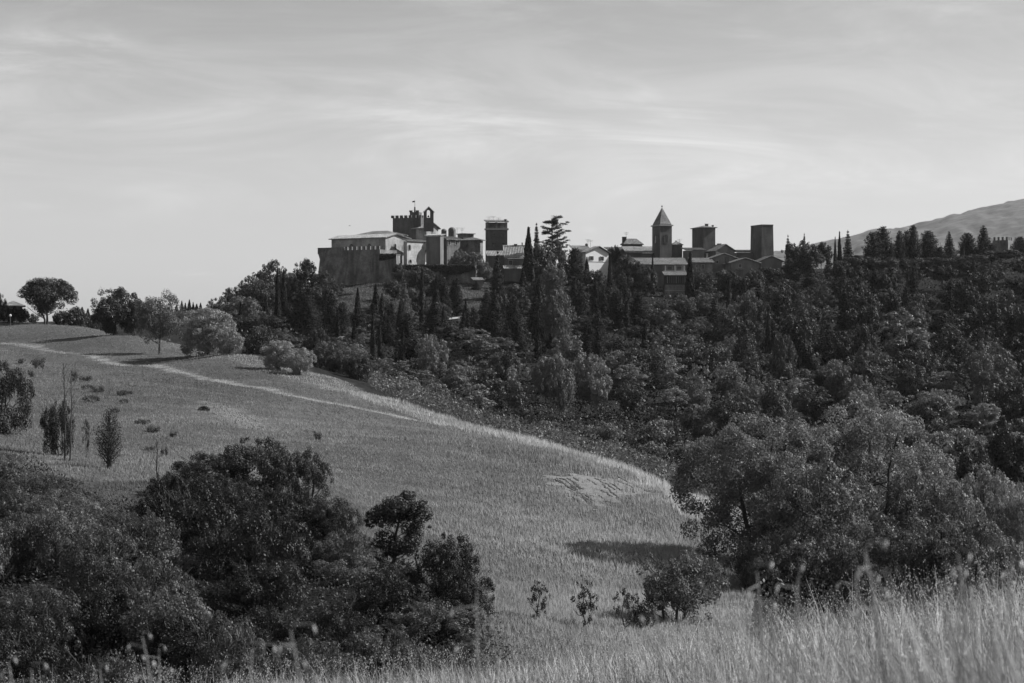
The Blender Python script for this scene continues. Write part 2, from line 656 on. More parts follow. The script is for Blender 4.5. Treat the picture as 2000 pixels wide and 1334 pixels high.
xs = np.unique(np.concatenate([np.linspace(-9000, -420, 18), np.linspace(-420, -90, 90), np.linspace(-90, 90, 150), np.linspace(90, 420, 90), np.linspace(420, 9000, 18)]))
ys = np.unique(np.concatenate([np.linspace(-3000, -30, 8), np.linspace(-30, 80, 60), np.linspace(80, 280, 190), np.linspace(280, 640, 190), np.linspace(640, 1000, 60), np.linspace(1000, 12000, 24)]))
GX, GY = np.meshgrid(xs, ys)
GZ = ground_z(GX, GY)
nx, ny = len(xs), len(ys)
idx = np.arange(nx * ny).reshape(ny, nx)
F = np.stack([idx[:-1, :-1], idx[:-1, 1:], idx[1:, 1:], idx[1:, :-1]], -1).reshape(-1, 4)
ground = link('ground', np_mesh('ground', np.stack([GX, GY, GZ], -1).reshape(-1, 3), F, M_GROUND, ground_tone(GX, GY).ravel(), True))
ground['kind'] = 'structure'

# far wooded mountain on the right
sil = [(1350, 530), (1450, 505), (1530, 494), (1610, 478), (1640, 468), (1700, 454), (1760, 446), (1830, 428), (1900, 410), (1950, 398), (2000, 391), (2080, 378), (2200, 366), (2400, 372), (2700, 430), (3000, 540)]
mx_ = np.concatenate([np.linspace(400, 2100, 150), np.linspace(2130, 10000, 120)])
my_ = np.linspace(3600, 9000, 170)
MX, MY = np.meshgrid(mx_, my_)
pxm = 1000 + MX / 6000 * FP
zc = (HY - np.interp(pxm, [s[0] for s in sil], [s[1] for s in sil])) / FP * 6000
prof = np.exp(-((MY - 6000) / 1300)**2)
MZ = -20 + (zc + 20) * prof
MZ += ((vnoise(MX / 400, MY / 300, 7) - 0.5) * 22 + (vnoise(MX / 90, MY / 90, 8) - 0.5) * 10 + (vnoise(MX / 28, MY / 50, 9) - 0.5) * 14) * np.clip(prof * 1.2, 0, 1)
idx = np.arange(MX.size).reshape(MX.shape)
F = np.stack([idx[:-1, :-1], idx[:-1, 1:], idx[1:, 1:], idx[1:, :-1]], -1).reshape(-1, 4)
M_MOUNT = solid_mat('distant_woodland', 0.085, 1.0, 0.95, 0.03, 0.0, 12)
link('hill', np_mesh('hill', np.stack([MX, MY, MZ], -1).reshape(-1, 3), F, M_MOUNT, None, True))['kind'] = 'structure'

# ------------------------------------------------------------------ buildings
KM = 1.0 / FP


class Building:
    """near corner at photo column pc; left face runs back to column pl, right face to column pr; th = heading of the right face"""

    def __init__(s, name, label, cat, pl, pc, pr, ybase, ytop, Y, th=50, group=None):
        s.k = Y * KM
        s.Y = Y
        s.pc = pc
        s.th = math.radians(th)
        s.zb = (HY - ybase) * s.k
        s.h = (HY - ytop) * s.k - s.zb
        s.R = max((pr - pc) * s.k / max(math.cos(s.th), 0.1), 1.5)
        s.L = max((pc - pl) * s.k / max(math.sin(s.th), 0.1), 1.5)
        s.ybase = ybase
        s.root = thing(name, label, cat, ((pc - 1000) * s.k, Y, s.zb), s.th, group)
        s.tops = []

    def z(s, py):
        return (HY - py) * s.k - s.zb

    def walls(s, mat, roof='flat', rise=0.0, batter=0.0, name='wall', drop=6.0, ridge_at=0.5, x0=0, y0=0, h=None):
        """rise in photo px; roof gable_y: ridge runs along the left face, gable on the right face"""
        m = MB()
        h = s.h if h is None else h
        s.rise = rise * s.k
        R, L = s.R, s.L
        if roof == 'gable_y':
            m.prism([(x0, -drop), (R, -drop), (R, h), (R * ridge_at, h + s.rise), (x0, h)], y0, L, 'y')
        elif roof == 'gable_x':
            m.prism([(y0, -drop), (L, -drop), (L, h), (L * ridge_at, h + s.rise), (y0, h)], x0, R, 'x')
        else:
            b = batter
            m.poly([(x0 - b, y0 - b, -drop), (R + b, y0 - b, -drop), (R + b, L + b, -drop), (x0 - b, L + b, -drop), (x0, y0, h), (R, y0, h), (R, L, h), (x0, L, h)],
                   [(3, 2, 1, 0), (4, 5, 6, 7), (0, 1, 5, 4), (1, 2, 6, 5), (2, 3, 7, 6), (3, 0, 4, 7)])
        return m.obj(name, mat, s.root)

    def ribs(s, m, a, b, c, d, step=0.42, w=0.13, hgt=0.08):
        """tile ribs running down the slope a-b (eave) to d-c (ridge)"""
        a, b, c, d = map(Vector, (a, b, c, d))
        n = max(2, int((b - a).length / step))
        nrm = (b - a).cross(d - a).normalized()
        if nrm.z < 0:
            nrm.negate()
        for i in range(n + 1):
            t = i / n
            p = a.lerp(b, t)
            q = d.lerp(c, t)
            sd = (b - a).normalized() * w
            v = [p - sd, p + sd, p + nrm * hgt, q - sd, q + sd, q + nrm * hgt]
            m.poly(v, [(0, 1, 2), (5, 4, 3), (0, 2, 5, 3), (1, 4, 5, 2)])

    def roof(s, mat, kind, rise=None, over=0.45, thick=0.22, ridge_at=0.5, ribs=True, h=None, name='roof', hip=0.35, box=None):
        m = MB()
        h = s.h if h is None else h
        r = s.rise if rise is None else rise * s.k
        X0, X1, Y0, Y1 = box if box else (0, s.R, 0, s.L)
        x0, x1, y0, y1 = X0 - over, X1 + over, Y0 - over, Y1 + over
        h += 0.02
        if kind == 'gable_y':
            xr = X0 + (X1 - X0) * ridge_at
            sl0 = r / max(xr - X0, 0.1)
            sl1 = r / max(X1 - xr, 0.1)
            e0 = h - over * sl0
            e1 = h - over * sl1
            m.prism([(x0, e0), (xr, h + r), (xr, h + r + thick), (x0, e0 + thick)], y0, y1, 'y')
            m.prism([(xr, h + r), (x1, e1), (x1, e1 + thick), (xr, h + r + thick)], y0, y1, 'y')
            if ribs:
                s.ribs(m, (x0, y0, e0 + thick), (x0, y1, e0 + thick), (xr, y1, h + r + thick), (xr, y0, h + r + thick))
                s.ribs(m, (x1, y0, e1 + thick), (x1, y1, e1 + thick), (xr, y1, h + r + thick), (xr, y0, h + r + thick))
        elif kind == 'gable_x':
            yr = Y0 + (Y1 - Y0) * ridge_at
            sl0 = r / max(yr - Y0, 0.1)
            sl1 = r / max(Y1 - yr, 0.1)
            e0 = h - over * sl0
            e1 = h - over * sl1
            m.prism([(y0, e0), (yr, h + r), (yr, h + r + thick), (y0, e0 + thick)], x0, x1, 'x')
            m.prism([(yr, h + r), (y1, e1), (y1, e1 + thick), (yr, h + r + thick)], x0, x1, 'x')
            if ribs:
                s.ribs(m, (x0, y0, e0 + thick), (x1, y0, e0 + thick), (x1, yr, h + r + thick), (x0, yr, h + r + thick))
                s.ribs(m, (x0, y1, e1 + thick), (x1, y1, e1 + thick), (x1, yr, h + r + thick), (x0, yr, h + r + thick))
        elif kind in ('hip', 'pyramid'):
            cx, cy = (X0 + X1) / 2, (Y0 + Y1) / 2
            if kind == 'pyramid':
                a = b = (cx, cy)
            elif (Y1 - Y0) > (X1 - X0):
                q = (Y1 - Y0) * hip
                a, b = (cx, Y0 + q), (cx, Y1 - q)
            else:
                q = (X1 - X0) * hip
                a, b = (X0 + q, cy), (X1 - q, cy)
            v = [(x0, y0, h), (x1, y0, h), (x1, y1, h), (x0, y1, h), (x0, y0, h + thick), (x1, y0, h + thick), (x1, y1, h + thick), (x0, y1, h + thick),
                 (a[0], a[1], h + r + thick), (b[0] + (1e-3 if a == b else 0), b[1], h + r + thick)]
            f = [(3, 2, 1, 0), (0, 1, 5, 4), (1, 2, 6, 5), (2, 3, 7, 6), (3, 0, 4, 7)]
            if (Y1 - Y0) > (X1 - X0) and kind == 'hip':
                f += [(4, 5, 8), (5, 6, 9, 8), (6, 7, 9), (7, 4, 8, 9)]
            else:
                f += [(4, 5, 9, 8), (5, 6, 9), (6, 7, 8, 9), (7, 4, 8)]
            m.poly(v, f)
        elif kind == 'shed_y':   # low edge over the right face (y = 0), rising to the back
            m.prism([(y0, h), (y1, h + r), (y1, h + r + thick), (y0, h + thick)], x0, x1, 'x')
            if ribs:
                s.ribs(m, (x0, y0, h + thick), (x1, y0, h + thick), (x1, y1, h + r + thick), (x0, y1, h + r + thick))
        elif kind == 'shed_x':   # low edge over the left face (x = 0)
            m.prism([(x0, h), (x1, h + r), (x1, h + r + thick), (x0, h + thick)], y0, y1, 'y')
            if ribs:
                s.ribs(m, (x0, y0, h + thick), (x0, y1, h + thick), (x1, y1, h + r + thick), (x1, y0, h + r + thick))
        else:
            m.box(x0, x1, y0, y1, h, h + thick)
        return m.obj(name, mat, s.root)

    def _place(s, face, px):
        if face == 'R':
            return (px - s.pc) * s.k / math.cos(s.th)
        return (s.pc - px) * s.k / math.sin(s.th)

    def window(s, face, px, y1, y2, w, arched=False, frame=M_TRIM, fw=0.12, name='window'):
        """w = width in metres; y1, y2 top and bottom rows"""
        c = s._place(face, px)
        z1, z0 = s.z(y1), s.z(y2)
        hw = w / 2
        def outline(g):
            a = hw + g
            pts = [(c - a, z0 - g), (c + a, z0 - g)]
            if arched:
                zs = z1 - hw
                for i in range(0, 9):
                    an = math.pi * i / 8
                    pts.append((c + a * math.cos(an), zs + (hw + g) * math.sin(an)))
            else:
                pts += [(c + a, z1 + g), (c - a, z1 + g)]
            return pts
        inner, outer = outline(0), outline(fw)
        n = len(inner)
        m = MB()
        d = -0.10
        def at(p, dep):
            return (p[0], dep, p[1]) if face == 'R' else (dep, p[0], p[1])
        v = [at(p, d) for p in outer] + [at(p, d) for p in inner] + [at(p, 0.0) for p in outer] + [at(p, 0.0) for p in inner]
        f = []
        for i in range(n):
            j = (i + 1) % n
            f += [(i, j, j + n, i + n), (i + 2 * n, i, j, j + 2 * n)[::-1], (i + n, j + n, j + 3 * n, i + 3 * n)]
        m.poly(v, f)
        wf = m.obj(name, frame, s.root)
        m2 = MB()
        m2.poly([at(p, -0.02) for p in inner], [tuple(range(n))])
        m2.obj('pane', M_DARK, wf)
        return wf

    def box(s, name, mat, px, py1, py2, wpx, dep=None, yoff=1.5, xoff=None, parent=None):
        """upright block on the roof: chimney or the like, centred on column px when on the right-face side"""
        c = (px - s.pc) * s.k
        # choose local x,y so that the world x equals c at local depth yoff behind the corner
        xw, yw = c, yoff
        lx = xw * math.cos(s.th) + yw * math.sin(s.th)
        ly = -xw * math.sin(s.th) + yw * math.cos(s.th)
        w = wpx * s.k * 0.72
        d = w if dep is None else dep
        m = MB()
        m.box(lx - w / 2, lx + w / 2, ly - d / 2, ly + d / 2, s.z(py2), s.z(py1) - 0.12)
        m.box(lx - w / 2 - .07, lx + w / 2 + .07, ly - d / 2 - .07, ly + d / 2 + .07, s.z(py1) - 0.12, s.z(py1))
        return m.obj(name, mat, parent or s.root)

    def antenna(s, px, py1, py2, yoff=2.0, bars=3):
        c = (px - s.pc) * s.k
        lx = c * math.cos(s.th) + yoff * math.sin(s.th)
        ly = -c * math.sin(s.th) + yoff * math.cos(s.th)
        z0, z1 = s.z(py2), s.z(py1)
        m = MB()
        m.tube([(lx, ly, z0), (lx, ly, z1)], 0.04, 5)
        ca, sa = math.cos(-s.th), math.sin(-s.th)
        for i in range(bars):
            zz_ = z1 - 0.1 - i * 0.32
            w = 0.75 - 0.15 * i
            m.tube([(lx - w * ca, ly - w * sa, zz_), (lx + w * ca, ly + w * sa, zz_)], 0.03, 4)
        return m.obj('antenna', M_METAL, s.root)

    def merlons(s, mat, face, n, w, gap, hgt, thick=0.5, start=0.0, z0=None):
        z0 = s.h if z0 is None else z0
        me = None
        for i in range(n):
            a = start + i * (w + gap)
            if me is None:
                m = MB()
                if face == 'R':
                    m.box(0, w, 0.0, thick, 0, hgt)
                else:
                    m.box(0.0, thick, 0, w, 0, hgt)
                me = m.mesh('merlon', mat)
            link('merlon', me, s.root, loc=(a, 0, z0) if face == 'R' else (0, a, z0))


# --- bastion wall
b = Building('bastion', 'massive dark stone bastion with flared corner at the left end of the town', 'bastion', 620, 742, 772, 552, 487, 578, 60)
b.walls(M_STONE_D, batter=1.1, drop=5)
hi = b.z(481) - b.h
m = MB()
y_a = b._place('L', 669)
ya_end = b.L
m.box(-0.32, 2.2, y_a, ya_end + 0.8, b.h - 0.9, b.h + hi)
m.obj('parapet', M_STONE_D, b.root)
m = MB()
m.prism([(-0.32, b.h - 0.9), (-0.02, b.h - 0.9), (-0.02, b.h - 2.6)], y_a + 0.01, ya_end - 0.01, 'y')
m.prism([(b.L + 0.8, b.h - 0.9), (b.L - 0.0, b.h - 0.9), (b.L + 0.1, b.h - 3.0)], 0.0, 2.19, 'x')
m.obj('corbel_band', M_STONE, b.root)
b.merlons(M_STONE_D, 'L', 8, 0.75, 0.75, 0.95, 0.45, 0.2)
m = MB()
m.box(-0.25, -0.02, b._place('L', 672), b._place('L', 663), b.z(512), b.z(497))
b.window('L', 670, 505, 509, 0.5, frame=M_STONE_D)
b.window('L', 691, 494, 496, 0.4, frame=M_STONE_D)

b = Building('rampart_spur', 'lower dark rampart spur with ivy hanging over its top beside the bastion', 'rampart', 741, 774, 780, 550, 498, 572, 75)
b.walls(M_STONE_D, batter=0.3)
b.roof(M_STONE_D, 'flat', over=0.12, thick=0.18, name='coping')
SPUR = b

# --- castle hall with pale gable
b = Building('castle_hall', 'long castle hall with pale sunlit gable and low tiled roof behind the bastion', 'hall', 641, 753, 795, 512, 464, 592, 56)
b.walls(M_STONE_L, 'gable_y', 7.5, ridge_at=0.42)
b.roof(M_TILE_L, 'gable_y', ridge_at=0.42, over=0.6)
for px in (770, 787):
    b.window('R', px, 475, 486, 1.0, True)
for px in (683, 720):
    b.window('L', px, 475, 487, 1.2, True, frame=M_STONE_D)
b.window('R', 760, 499, 503, 0.6)
m = MB()
m.box(-0.14, b.R + 0.02, -0.14, -0.005, b.z(496), b.z(495))
m.obj('string_course', M_TRIM, b.root)
b2 = Building('hall_back_range', 'tiled rear range rising above the long castle hall roof', 'building', 690, 768, 790, 500, 459, 603, 58)
b2.walls(M_STONE, 'hip', 0)
b2.roof(M_TILE, 'hip', rise=8.5, over=0.6, hip=0.3)
b = Building('castle_annex', 'pale sunlit castle annex with battered wall right of the gable', 'building', 788, 795, 829, 514, 471, 594, 44)
b.walls(M_BRICK_P, batter=0.0)
b.roof(M_TILE, 'shed_y', rise=3, over=0.35)
b.window('R', 799.5, 478, 488, 0.75, True)
b.window('R', 801, 507, 513, 0.9, True)

# --- crenellated keep
b = Building('castle_keep', 'dark crenellated castle keep behind the hall roofs', 'keep', 766, 822, 832, 470, 425, 614, 72)
b.walls(M_BRICK)
b.merlons(M_BRICK, 'L', 6, 0.85, 0.5, 0.75, 0.6, 1.6)
b.merlons(M_BRICK, 'R', 2, 0.8, 0.6, 0.75, 0.6, 0.1)
kt = Building('keep_turret', 'small square turret carrying a flagpole on top of the dark keep', 'turret', 800, 818, 823, 427, 414, 616, 72)
kt.walls(M_BRICK, drop=2)
kt.merlons(M_BRICK, 'L', 2, 0.9, 1.1, 0.5, 0.5, 0.05)
m = MB()
m.tube([(1.0, 1.6, kt.h), (1.0, 1.6, kt.z(404)), (1.0, 1.6, kt.z(403))], [0.3, 0.22, 0.1], 8)
m.tube([(1.0, 1.6, kt.z(405)), (1.0, 1.6, kt.z(390))], 0.05, 6)
m.obj('flagpole', M_METAL, kt.root)
m = MB()
m.poly([(0, 0, 0), (-0.35, .03, 0.02), (-0.72, -.02, -0.06), (-0.72, -.02, .34), (-.35, .03, .42), (0, 0, 0.4), (0, .02, 0), (-0.35, .05, 0.02), (-0.72, 0, -0.06), (-0.72, 0, .34), (-.35, .05, .42), (0, .02, 0.4)],
       [(0, 1, 4, 5), (1, 2, 3, 4), (11, 10, 7, 6), (10, 9, 8, 7), (2, 8, 9, 3), (0, 5, 11, 6), (3, 9, 10, 4), (4, 10, 11, 5), (0, 6, 7, 1), (1, 7, 8, 2)])
fl = m.obj('flag', M_CLOTH, kt.root)
fl.location = (1.0, 1.6, kt.z(394.5))
fl.rotation_euler = (0, 0, -kt.th)

# bell gable
k = 608 * KM
bg_ = thing('bell_gable', 'thin arched bell gable with pointed top standing beside the keep', 'bell gable', ((828 - 1000) * k, 608, (HY - 445) * k), math.radians(8))
wz = lambda py: (445 - py) * k
ww = 19 * k
m = MB()
xl, xr_ = 5.6 * k, 12.6 * k
th_ = 0.9
m.box(0, xl, 0, th_, -1, wz(414))
m.box(xr_, ww, 0, th_, -1, wz(414))
m.box(xl, xr_, 0, th_, -1, wz(425))
arch = []
for i in range(9):
    an = math.pi * i / 8
    arch.append(((xl + xr_) / 2 + (xr_ - xl) / 2 * math.cos(an), wz(414) + (xr_ - xl) / 2 * 1.2 * math.sin(an)))
outer = [(ww, wz(414)), (ww * 0.5, wz(404.5)), (0, wz(414))]
# spandrels left and right of the arch
m.prism([(xr_, wz(414)), (ww, wz(414)), (ww / 2, wz(404.5))] + arch[0:5][::-1][0:4], 0, th_, 'y')
m.prism([(0, wz(414)), (xl, wz(414))] + arch[4:8][::-1] + [(ww / 2, wz(404.5))], 0, th_, 'y')
m.obj('wall', M_BRICK, bg_)
m = MB()
m.prism([(-0.25, wz(415)), (ww / 2, wz(404.2)), (ww + .25, wz(415)), (ww + .25, wz(414)), (ww / 2, wz(403)), (-0.25, wz(414))], -0.15, th_ + .15, 'y')
m.obj('coping', M_TRIM, bg_)
m = MB()
cxm = (xl + xr_) / 2
m.tube([(cxm, .45, wz(424)), (cxm, .45, wz(422)), (cxm, .45, wz(420))], [0.34, 0.24, 0.08], 10)
m.obj('bell', M_METAL, bg_)

# --- chapel with pale gable
b = Building('castle_chapel', 'small castle chapel with lit gable and single window below the bell gable', 'chapel', 793, 833, 855, 470, 445, 612, 52)
b.walls(M_STONE_L, 'gable_y', 9, drop=2.5)
b.roof(M_TILE_L, 'gable_y', over=0.5)
b.window('R', 844, 446, 454, 0.55)
# --- tall dark block with low shed roof
b = Building('castle_block', 'tall dark castle block with sloping roof above the ivy wall', 'building', 832, 860, 866, 520, 461, 588, 68)
b.walls(M_PLASTER_D)
b.roof(M_TILE_L, 'shed_x', rise=3, over=0.4)
b = Building('castle_wing', 'stone wing with two dark windows and lit front above shrubs', 'building', 860, 873, 898, 512, 468, 591, 40)
b.walls(M_STONE, drop=3)
b.roof(M_TILE, 'shed_y', rise=6, over=0.5)
b.window('R', 877, 470, 478, 0.7)
b.window('R', 891, 469.5, 477.5, 0.7)
# domed turrets
for (px, py, r, lab) in ((867, 447, 0.75, 'small domed stone turret nearest the chapel roof'), (883, 444, 1.1, 'larger domed stone turret between chapel and tiled house')):
    k = 600 * KM
    t_ = thing('domed_turret', lab, 'turret', ((px - 1000) * k, 600, (HY - 466) * k), 0, 'domed turrets on the castle roofs')
    hh = (466 - py) * k
    MB().cone(0, 0, -1, hh - r * 0.8, r, r * 0.98, 12).obj('wall', M_STONE, t_)
    MB().ball(0, 0, hh - r * 0.8, r * 1.02, 10, 0.85).obj('dome', M_STONE_D, t_)
    m = MB()
    m.box(-0.2, 0.2, -r - 0.06, -r + 0.1, hh - r * 0.8 - 1.5, hh - r * 0.8 - .5)
    m.obj('opening_shade', M_DARK, t_)  # solid dark block on the wall, its colour standing in for inner shade
b = Building('tiled_house', 'flat topped stone house behind the low hipped roof right of the domed turrets', 'house', 893, 905, 925, 478, 457, 606, 30)
b.walls(M_STONE)
b.roof(M_TILE, 'flat', over=0.4, thick=0.2)
b.antenna(902, 444, 457, 2)
b.antenna(892, 443, 457, 4, 2)
b = Building('hipped_house', 'dark walled house with low hipped roof above the leafy shrubs', 'house', 899, 938, 943, 490, 470, 594, 66)
b.walls(M_STONE_D)
b.roof(M_TILE, 'hip', rise=5, over=0.7)
b.window('L', 931, 476, 485, 1.1, frame=M_STONE_D, fw=.06)
b.window('L', 912, 476, 481, 0.6, frame=M_STONE_D, fw=.06)

# --- tower house
b = Building('tower_house', 'square tower house with open loggia under its flat tiled roof', 'tower', 948, 951, 991, 496, 434, 598, 12)
b.walls(M_BRICK, h=b.z(449))
zl, zt = b.z(449), b.z(434)
m = MB()
m.box(-0.25, b.R + 0.3, -0.35, b.L + .3, zl, zl + 0.5)
m.obj('cornice', M_TRIM, b.root)
m = MB()
pw = 0.55
m.box(0, b.R, b.L * 0.6, b.L, zl + .5, zt)
for x_ in (0, b.R * 0.42, b.R - pw):
    m.box(x_, x_ + pw, 0.02, 0.55, zl + .5, zt)
m.box(0, 0.4, 0.55, b.L * 0.6, zl + .5, zt)
m.obj('loggia', M_STONE_D, b.root)
b.roof(M_TILE_L, 'shed_y', rise=4, over=0.35, h=zt)
for px in (964, 982):
    b.window('R', px, 456, 463, 0.85, frame=M_BRICK)
for px in (965, 983):
    b.window('R', px, 475, 481, 0.8, frame=M_BRICK)
for px, a in ((955, 422), (963, 421), (974, 424)):
    b.antenna(px, a, 431, 2.5, 2)
b.box('chimney', M_BRICK, 987, 427.5, 433, 5)

# --- tiled houses below the tower
b = Building('village_house', 'low house with striped tiled roof at the foot of the tower house', 'house', 950, 953, 987, 519, 501, 588, 6)
b.walls(M_PLASTER_D)
b.roof(M_TILE_L, 'shed_y', rise=11, over=0.3)
b = Building('village_house', 'wider tiled house with chimney and small dark window left of the tall cypress', 'house', 984, 987, 1030, 530, 505, 584, 5)
b.walls(M_STONE)
b.roof(M_TILE_L, 'shed_y', rise=26, over=0.3)
b.window('R', 997, 509, 517, 0.9)
b.box('chimney', M_STONE_D, 1007, 475, 492, 8, yoff=5)
b.box('chimney', M_STONE_D, 1020, 472, 488, 3, yoff=6)
b = Building('lean_to', 'low lean-to with pale tiles below the wider tiled house', 'lean-to', 984, 986, 1030, 540, 526, 577, 4)
b.walls(M_PLASTER_D)
b.roof(M_TILE_L, 'shed_y', rise=7, over=0.3)
b = Building('garden_shed', 'tiny garden shed with pale tiled roof by the end of the ivy wall', 'shed', 922, 926, 943, 560, 548, 566, 14)
b.walls(M_PLASTER_D, drop=3)
b.roof(M_TILE_L, 'shed_y', rise=5, over=0.3)
# ivy wall
b = Building('retaining_wall', 'long ivy covered retaining wall under the castle block', 'wall', 786, 928, 930, 556, 519, 572, 84)
b.walls(M_STONE_D, drop=4)
b.roof(M_STONE_D, 'flat', over=0.1, thick=0.15, name='coping')
RETW = b
b = Building('garden_pillar', 'short pale masonry pier standing at the end of the ivy wall', 'pier', 929, 930, 937, 548, 526, 576, 30)
b.walls(M_PLASTER)

# --- white house and neighbours
b = Building('white_house', 'white gabled house with two shuttered windows among the treetops', 'house', 1139, 1144, 1190, 532, 493, 590, 36)
b.walls(M_WHITE, 'gable_y', 11, ridge_at=0.56)
b.roof(M_TILE, 'gable_y', ridge_at=0.56, over=0.5, thick=0.25)
for px in (1155, 1176):
    w_ = b.window('R', px, 500, 508, 0.75, frame=M_WHITE, fw=0.08)
    c = b._place('R', px)
    for sg in (-1, 1):
        m = MB()
        m.box(c + sg * 0.56 - 0.16, c + sg * 0.56 + 0.16, -0.16, -0.105, b.z(508), b.z(500))
        m.obj('shutter', M_WOOD, w_)
m = MB()
m.box(-0.05, b.R + .05, -0.09, -0.005, b.z(511), b.z(510.3))
m.obj('string_course', M_TRIM, b.root)
b = Building('village_house', 'tiled house with dish aerials just behind the white gabled house', 'house', 1116, 1122, 1152, 505, 489, 602, 15)
b.walls(M_PLASTER_D)
b.roof(M_TILE_L, 'shed_y', rise=9, over=0.4)
b.antenna(1149, 466, 482, 3)
b.antenna(1154, 468, 482, 3, 2)
m = MB()
m.ball(0, 0, 0, 0.45, 8, 1.0)
d_ = m.obj('dish', M_METAL, b.root)
d_.scale = (1, 0.3, 1)
d_.location = (b._place('R', 1152), 3, b.z(477))
b = Building('village_house', 'low dark roofed house between the white house and the church', 'house', 1184, 1188, 1222, 505, 488, 608, 10)
b.walls(M_PLASTER_D)
b.roof(M_TILE, 'shed_y', rise=5, over=0.4)
b = Building('stepped_house', 'dark house with sloping roof and stubby chimney left of the church', 'house', 1215, 1219, 1255, 500, 478, 612, 12)
b.walls(M_BRICK)
b.roof(M_TILE, 'hip', rise=11, over=0.35, hip=0.25)
b.box('chimney', M_BRICK, 1220, 462, 482, 10, yoff=2)
b.antenna(1224, 452, 466, 3)
b = Building('church_nave', 'long low church nave under a sloping tiled roof', 'church', 1219, 1224, 1279, 512, 494, 600, 8)
b.walls(M_BRICK)
b.roof(M_TILE_L, 'shed_y', rise=13, over=0.4)

# --- bell tower
b = Building('bell_tower', 'brick bell tower with steep pyramid spire and arched openings', 'bell tower', 1276, 1289, 1313, 512, 441, 597, 21)
b.walls(M_BRICK)
m = MB()
m.box(-0.3, b.R + .3, -0.3, b.L + .3, b.h, b.h + 0.35)
m.obj('cornice', M_TRIM, b.root)
b.rise = 0
b.roof(M_TILE, 'pyramid', rise=33.5, over=-0.1, h=b.h + 0.35)
b.window('R', 1301, 458, 474, 1.05, True, frame=M_BRICK)
b.window('L', 1281.5, 459, 474, 1.3, True, frame=M_BRICK)
m = MB()
cx_, cy_ = b.R / 2, b.L / 2
m.tube([(cx_, cy_, b.z(406)), (cx_, cy_, b.z(400))], 0.05, 5)
m.ball(cx_, cy_, b.z(401.5), 0.24, 8)
m.obj('finial', M_METAL, b.root)
b = Building('small_belfry', 'small dark block with tiny pyramid roof right of the bell tower', 'building', 1311, 1314, 1333, 512, 479, 603, 12)
b.walls(M_BRICK)
b.roof(M_TILE, 'pyramid', rise=7, over=0.25)
b.box('chimney', M_BRICK, 1321, 469.5, 474, 3, yoff=1.4)
b.antenna(1328, 466, 478, 2)
# --- long loggia building under the church
b = Building('loggia_house', 'long house with tiled roof and open pale balcony below the bell tower', 'house', 1223, 1228, 1340, 540, 518, 586, 3)
b.walls(M_PLASTER_D)
b.roof(M_TILE, 'shed_y', rise=15, over=0.5)
m = MB()
m.box(b._place('R', 1296), b._place('R', 1339), -1.2, -0.005, b.z(530), b.z(528.6))
m.obj('balcony', M_WHITE, b.root)
for px in (1299, 1318, 1336):
    m = MB()
    x_ = b._place('R', px)
    m.box(x_ - 0.14, x_ + 0.14, -1.1, -0.85, b.z(528.6), b.z(519))
    m.obj('pillar', M_WHITE, b.root)
b.window('R', 1308, 520, 527, 1.3)
b.window('R', 1327, 520, 527, 1.3)
b = Building('timber_barn', 'dark slatted timber barn under the balcony house', 'barn', 1298, 1301, 1340, 554, 539, 578, 3)
b.walls(M_WOOD)
b.roof(M_TILE, 'shed_y', rise=8, over=0.5)
for i in range(9):
    m = MB()
    x_ = 0.25 + i * b.R / 9
    m.box(x_, x_ + 0.16, -0.14, -0.005, b.z(553), b.z(540))
    m.obj('post', M_TRIM if i % 4 == 0 else M_PLASTER_D, b.root)
b = Building('stone_terrace', 'sunlit stone terrace wall among trees under the timber barn', 'wall', 1296, 1299, 1338, 592, 556, 570, 14)
b.walls(M_STONE, drop=3)
m = MB()
m.box(-0.05, b.R, -0.1, -0.005, b.z(568), b.z(567))
m.obj('ledge', M_TRIM, b.root)
b.window('R', 1323, 572, 577, 0.45)

# --- blunt tower
b = Building('blunt_tower', 'squat brick tower with low roof and two chimneys', 'tower', 1356, 1374, 1398, 500, 445, 604, 20)
b.walls(M_BRICK)
b.roof(M_TILE, 'pyramid', rise=4.5, over=0.45, thick=0.2)
b.box('chimney', M_BRICK, 1382, 436, 443, 7, yoff=3)
b.box('chimney', M_BRICK, 1394, 438.5, 444, 4, yoff=3)
b = Building('village_house', 'dark house with falling roofline at the foot of the squat tower', 'house', 1336, 1341, 1376, 512, 489, 596, 10)
b.walls(M_PLASTER_D)
b.roof(M_TILE, 'shed_y', rise=5, over=0.4)
b.window('R', 1349, 495, 500, 0.6)
b = Building('village_house', 'gabled roof highest among the cluster right of the squat tower', 'house', 1382, 1398, 1437, 512, 490, 600, 25)
b.walls(M_PLASTER_D, 'gable_y', 12)
b.roof(M_TILE, 'gable_y', over=0.4)
b.box('chimney', M_BRICK, 1408, 474, 486, 8, yoff=5)
b = Building('village_house', 'stone house with lit sloping tiles and one window below the squat tower', 'house', 1350, 1353, 1392, 532, 514, 590, 6)
b.walls(M_STONE)
b.roof(M_TILE, 'shed_y', rise=10, over=0.4)
b.window('R', 1373, 517, 525, 0.8)
b.window('R', 1361, 518, 524, 0.6)
b = Building('village_house', 'wide mid slope house with stepped tiled roof under the cluster', 'house', 1384, 1390, 1440, 530, 505, 594, 12)
b.walls(M_PLASTER_D, 'gable_y', 9)
b.roof(M_TILE, 'gable_y', over=0.45)
b.box('chimney', M_BRICK_P, 1383, 494, 506, 4, yoff=3)
b.window('R', 1401, 509, 514, 0.6)
b = Building('village_house', 'plain house with straight ridge against the sky left of the tall tower', 'house', 1434, 1440, 1500, 516, 493, 606, 6)
b.walls(M_PLASTER_D)
b.roof(M_TILE, 'shed_y', rise=6, over=0.35)
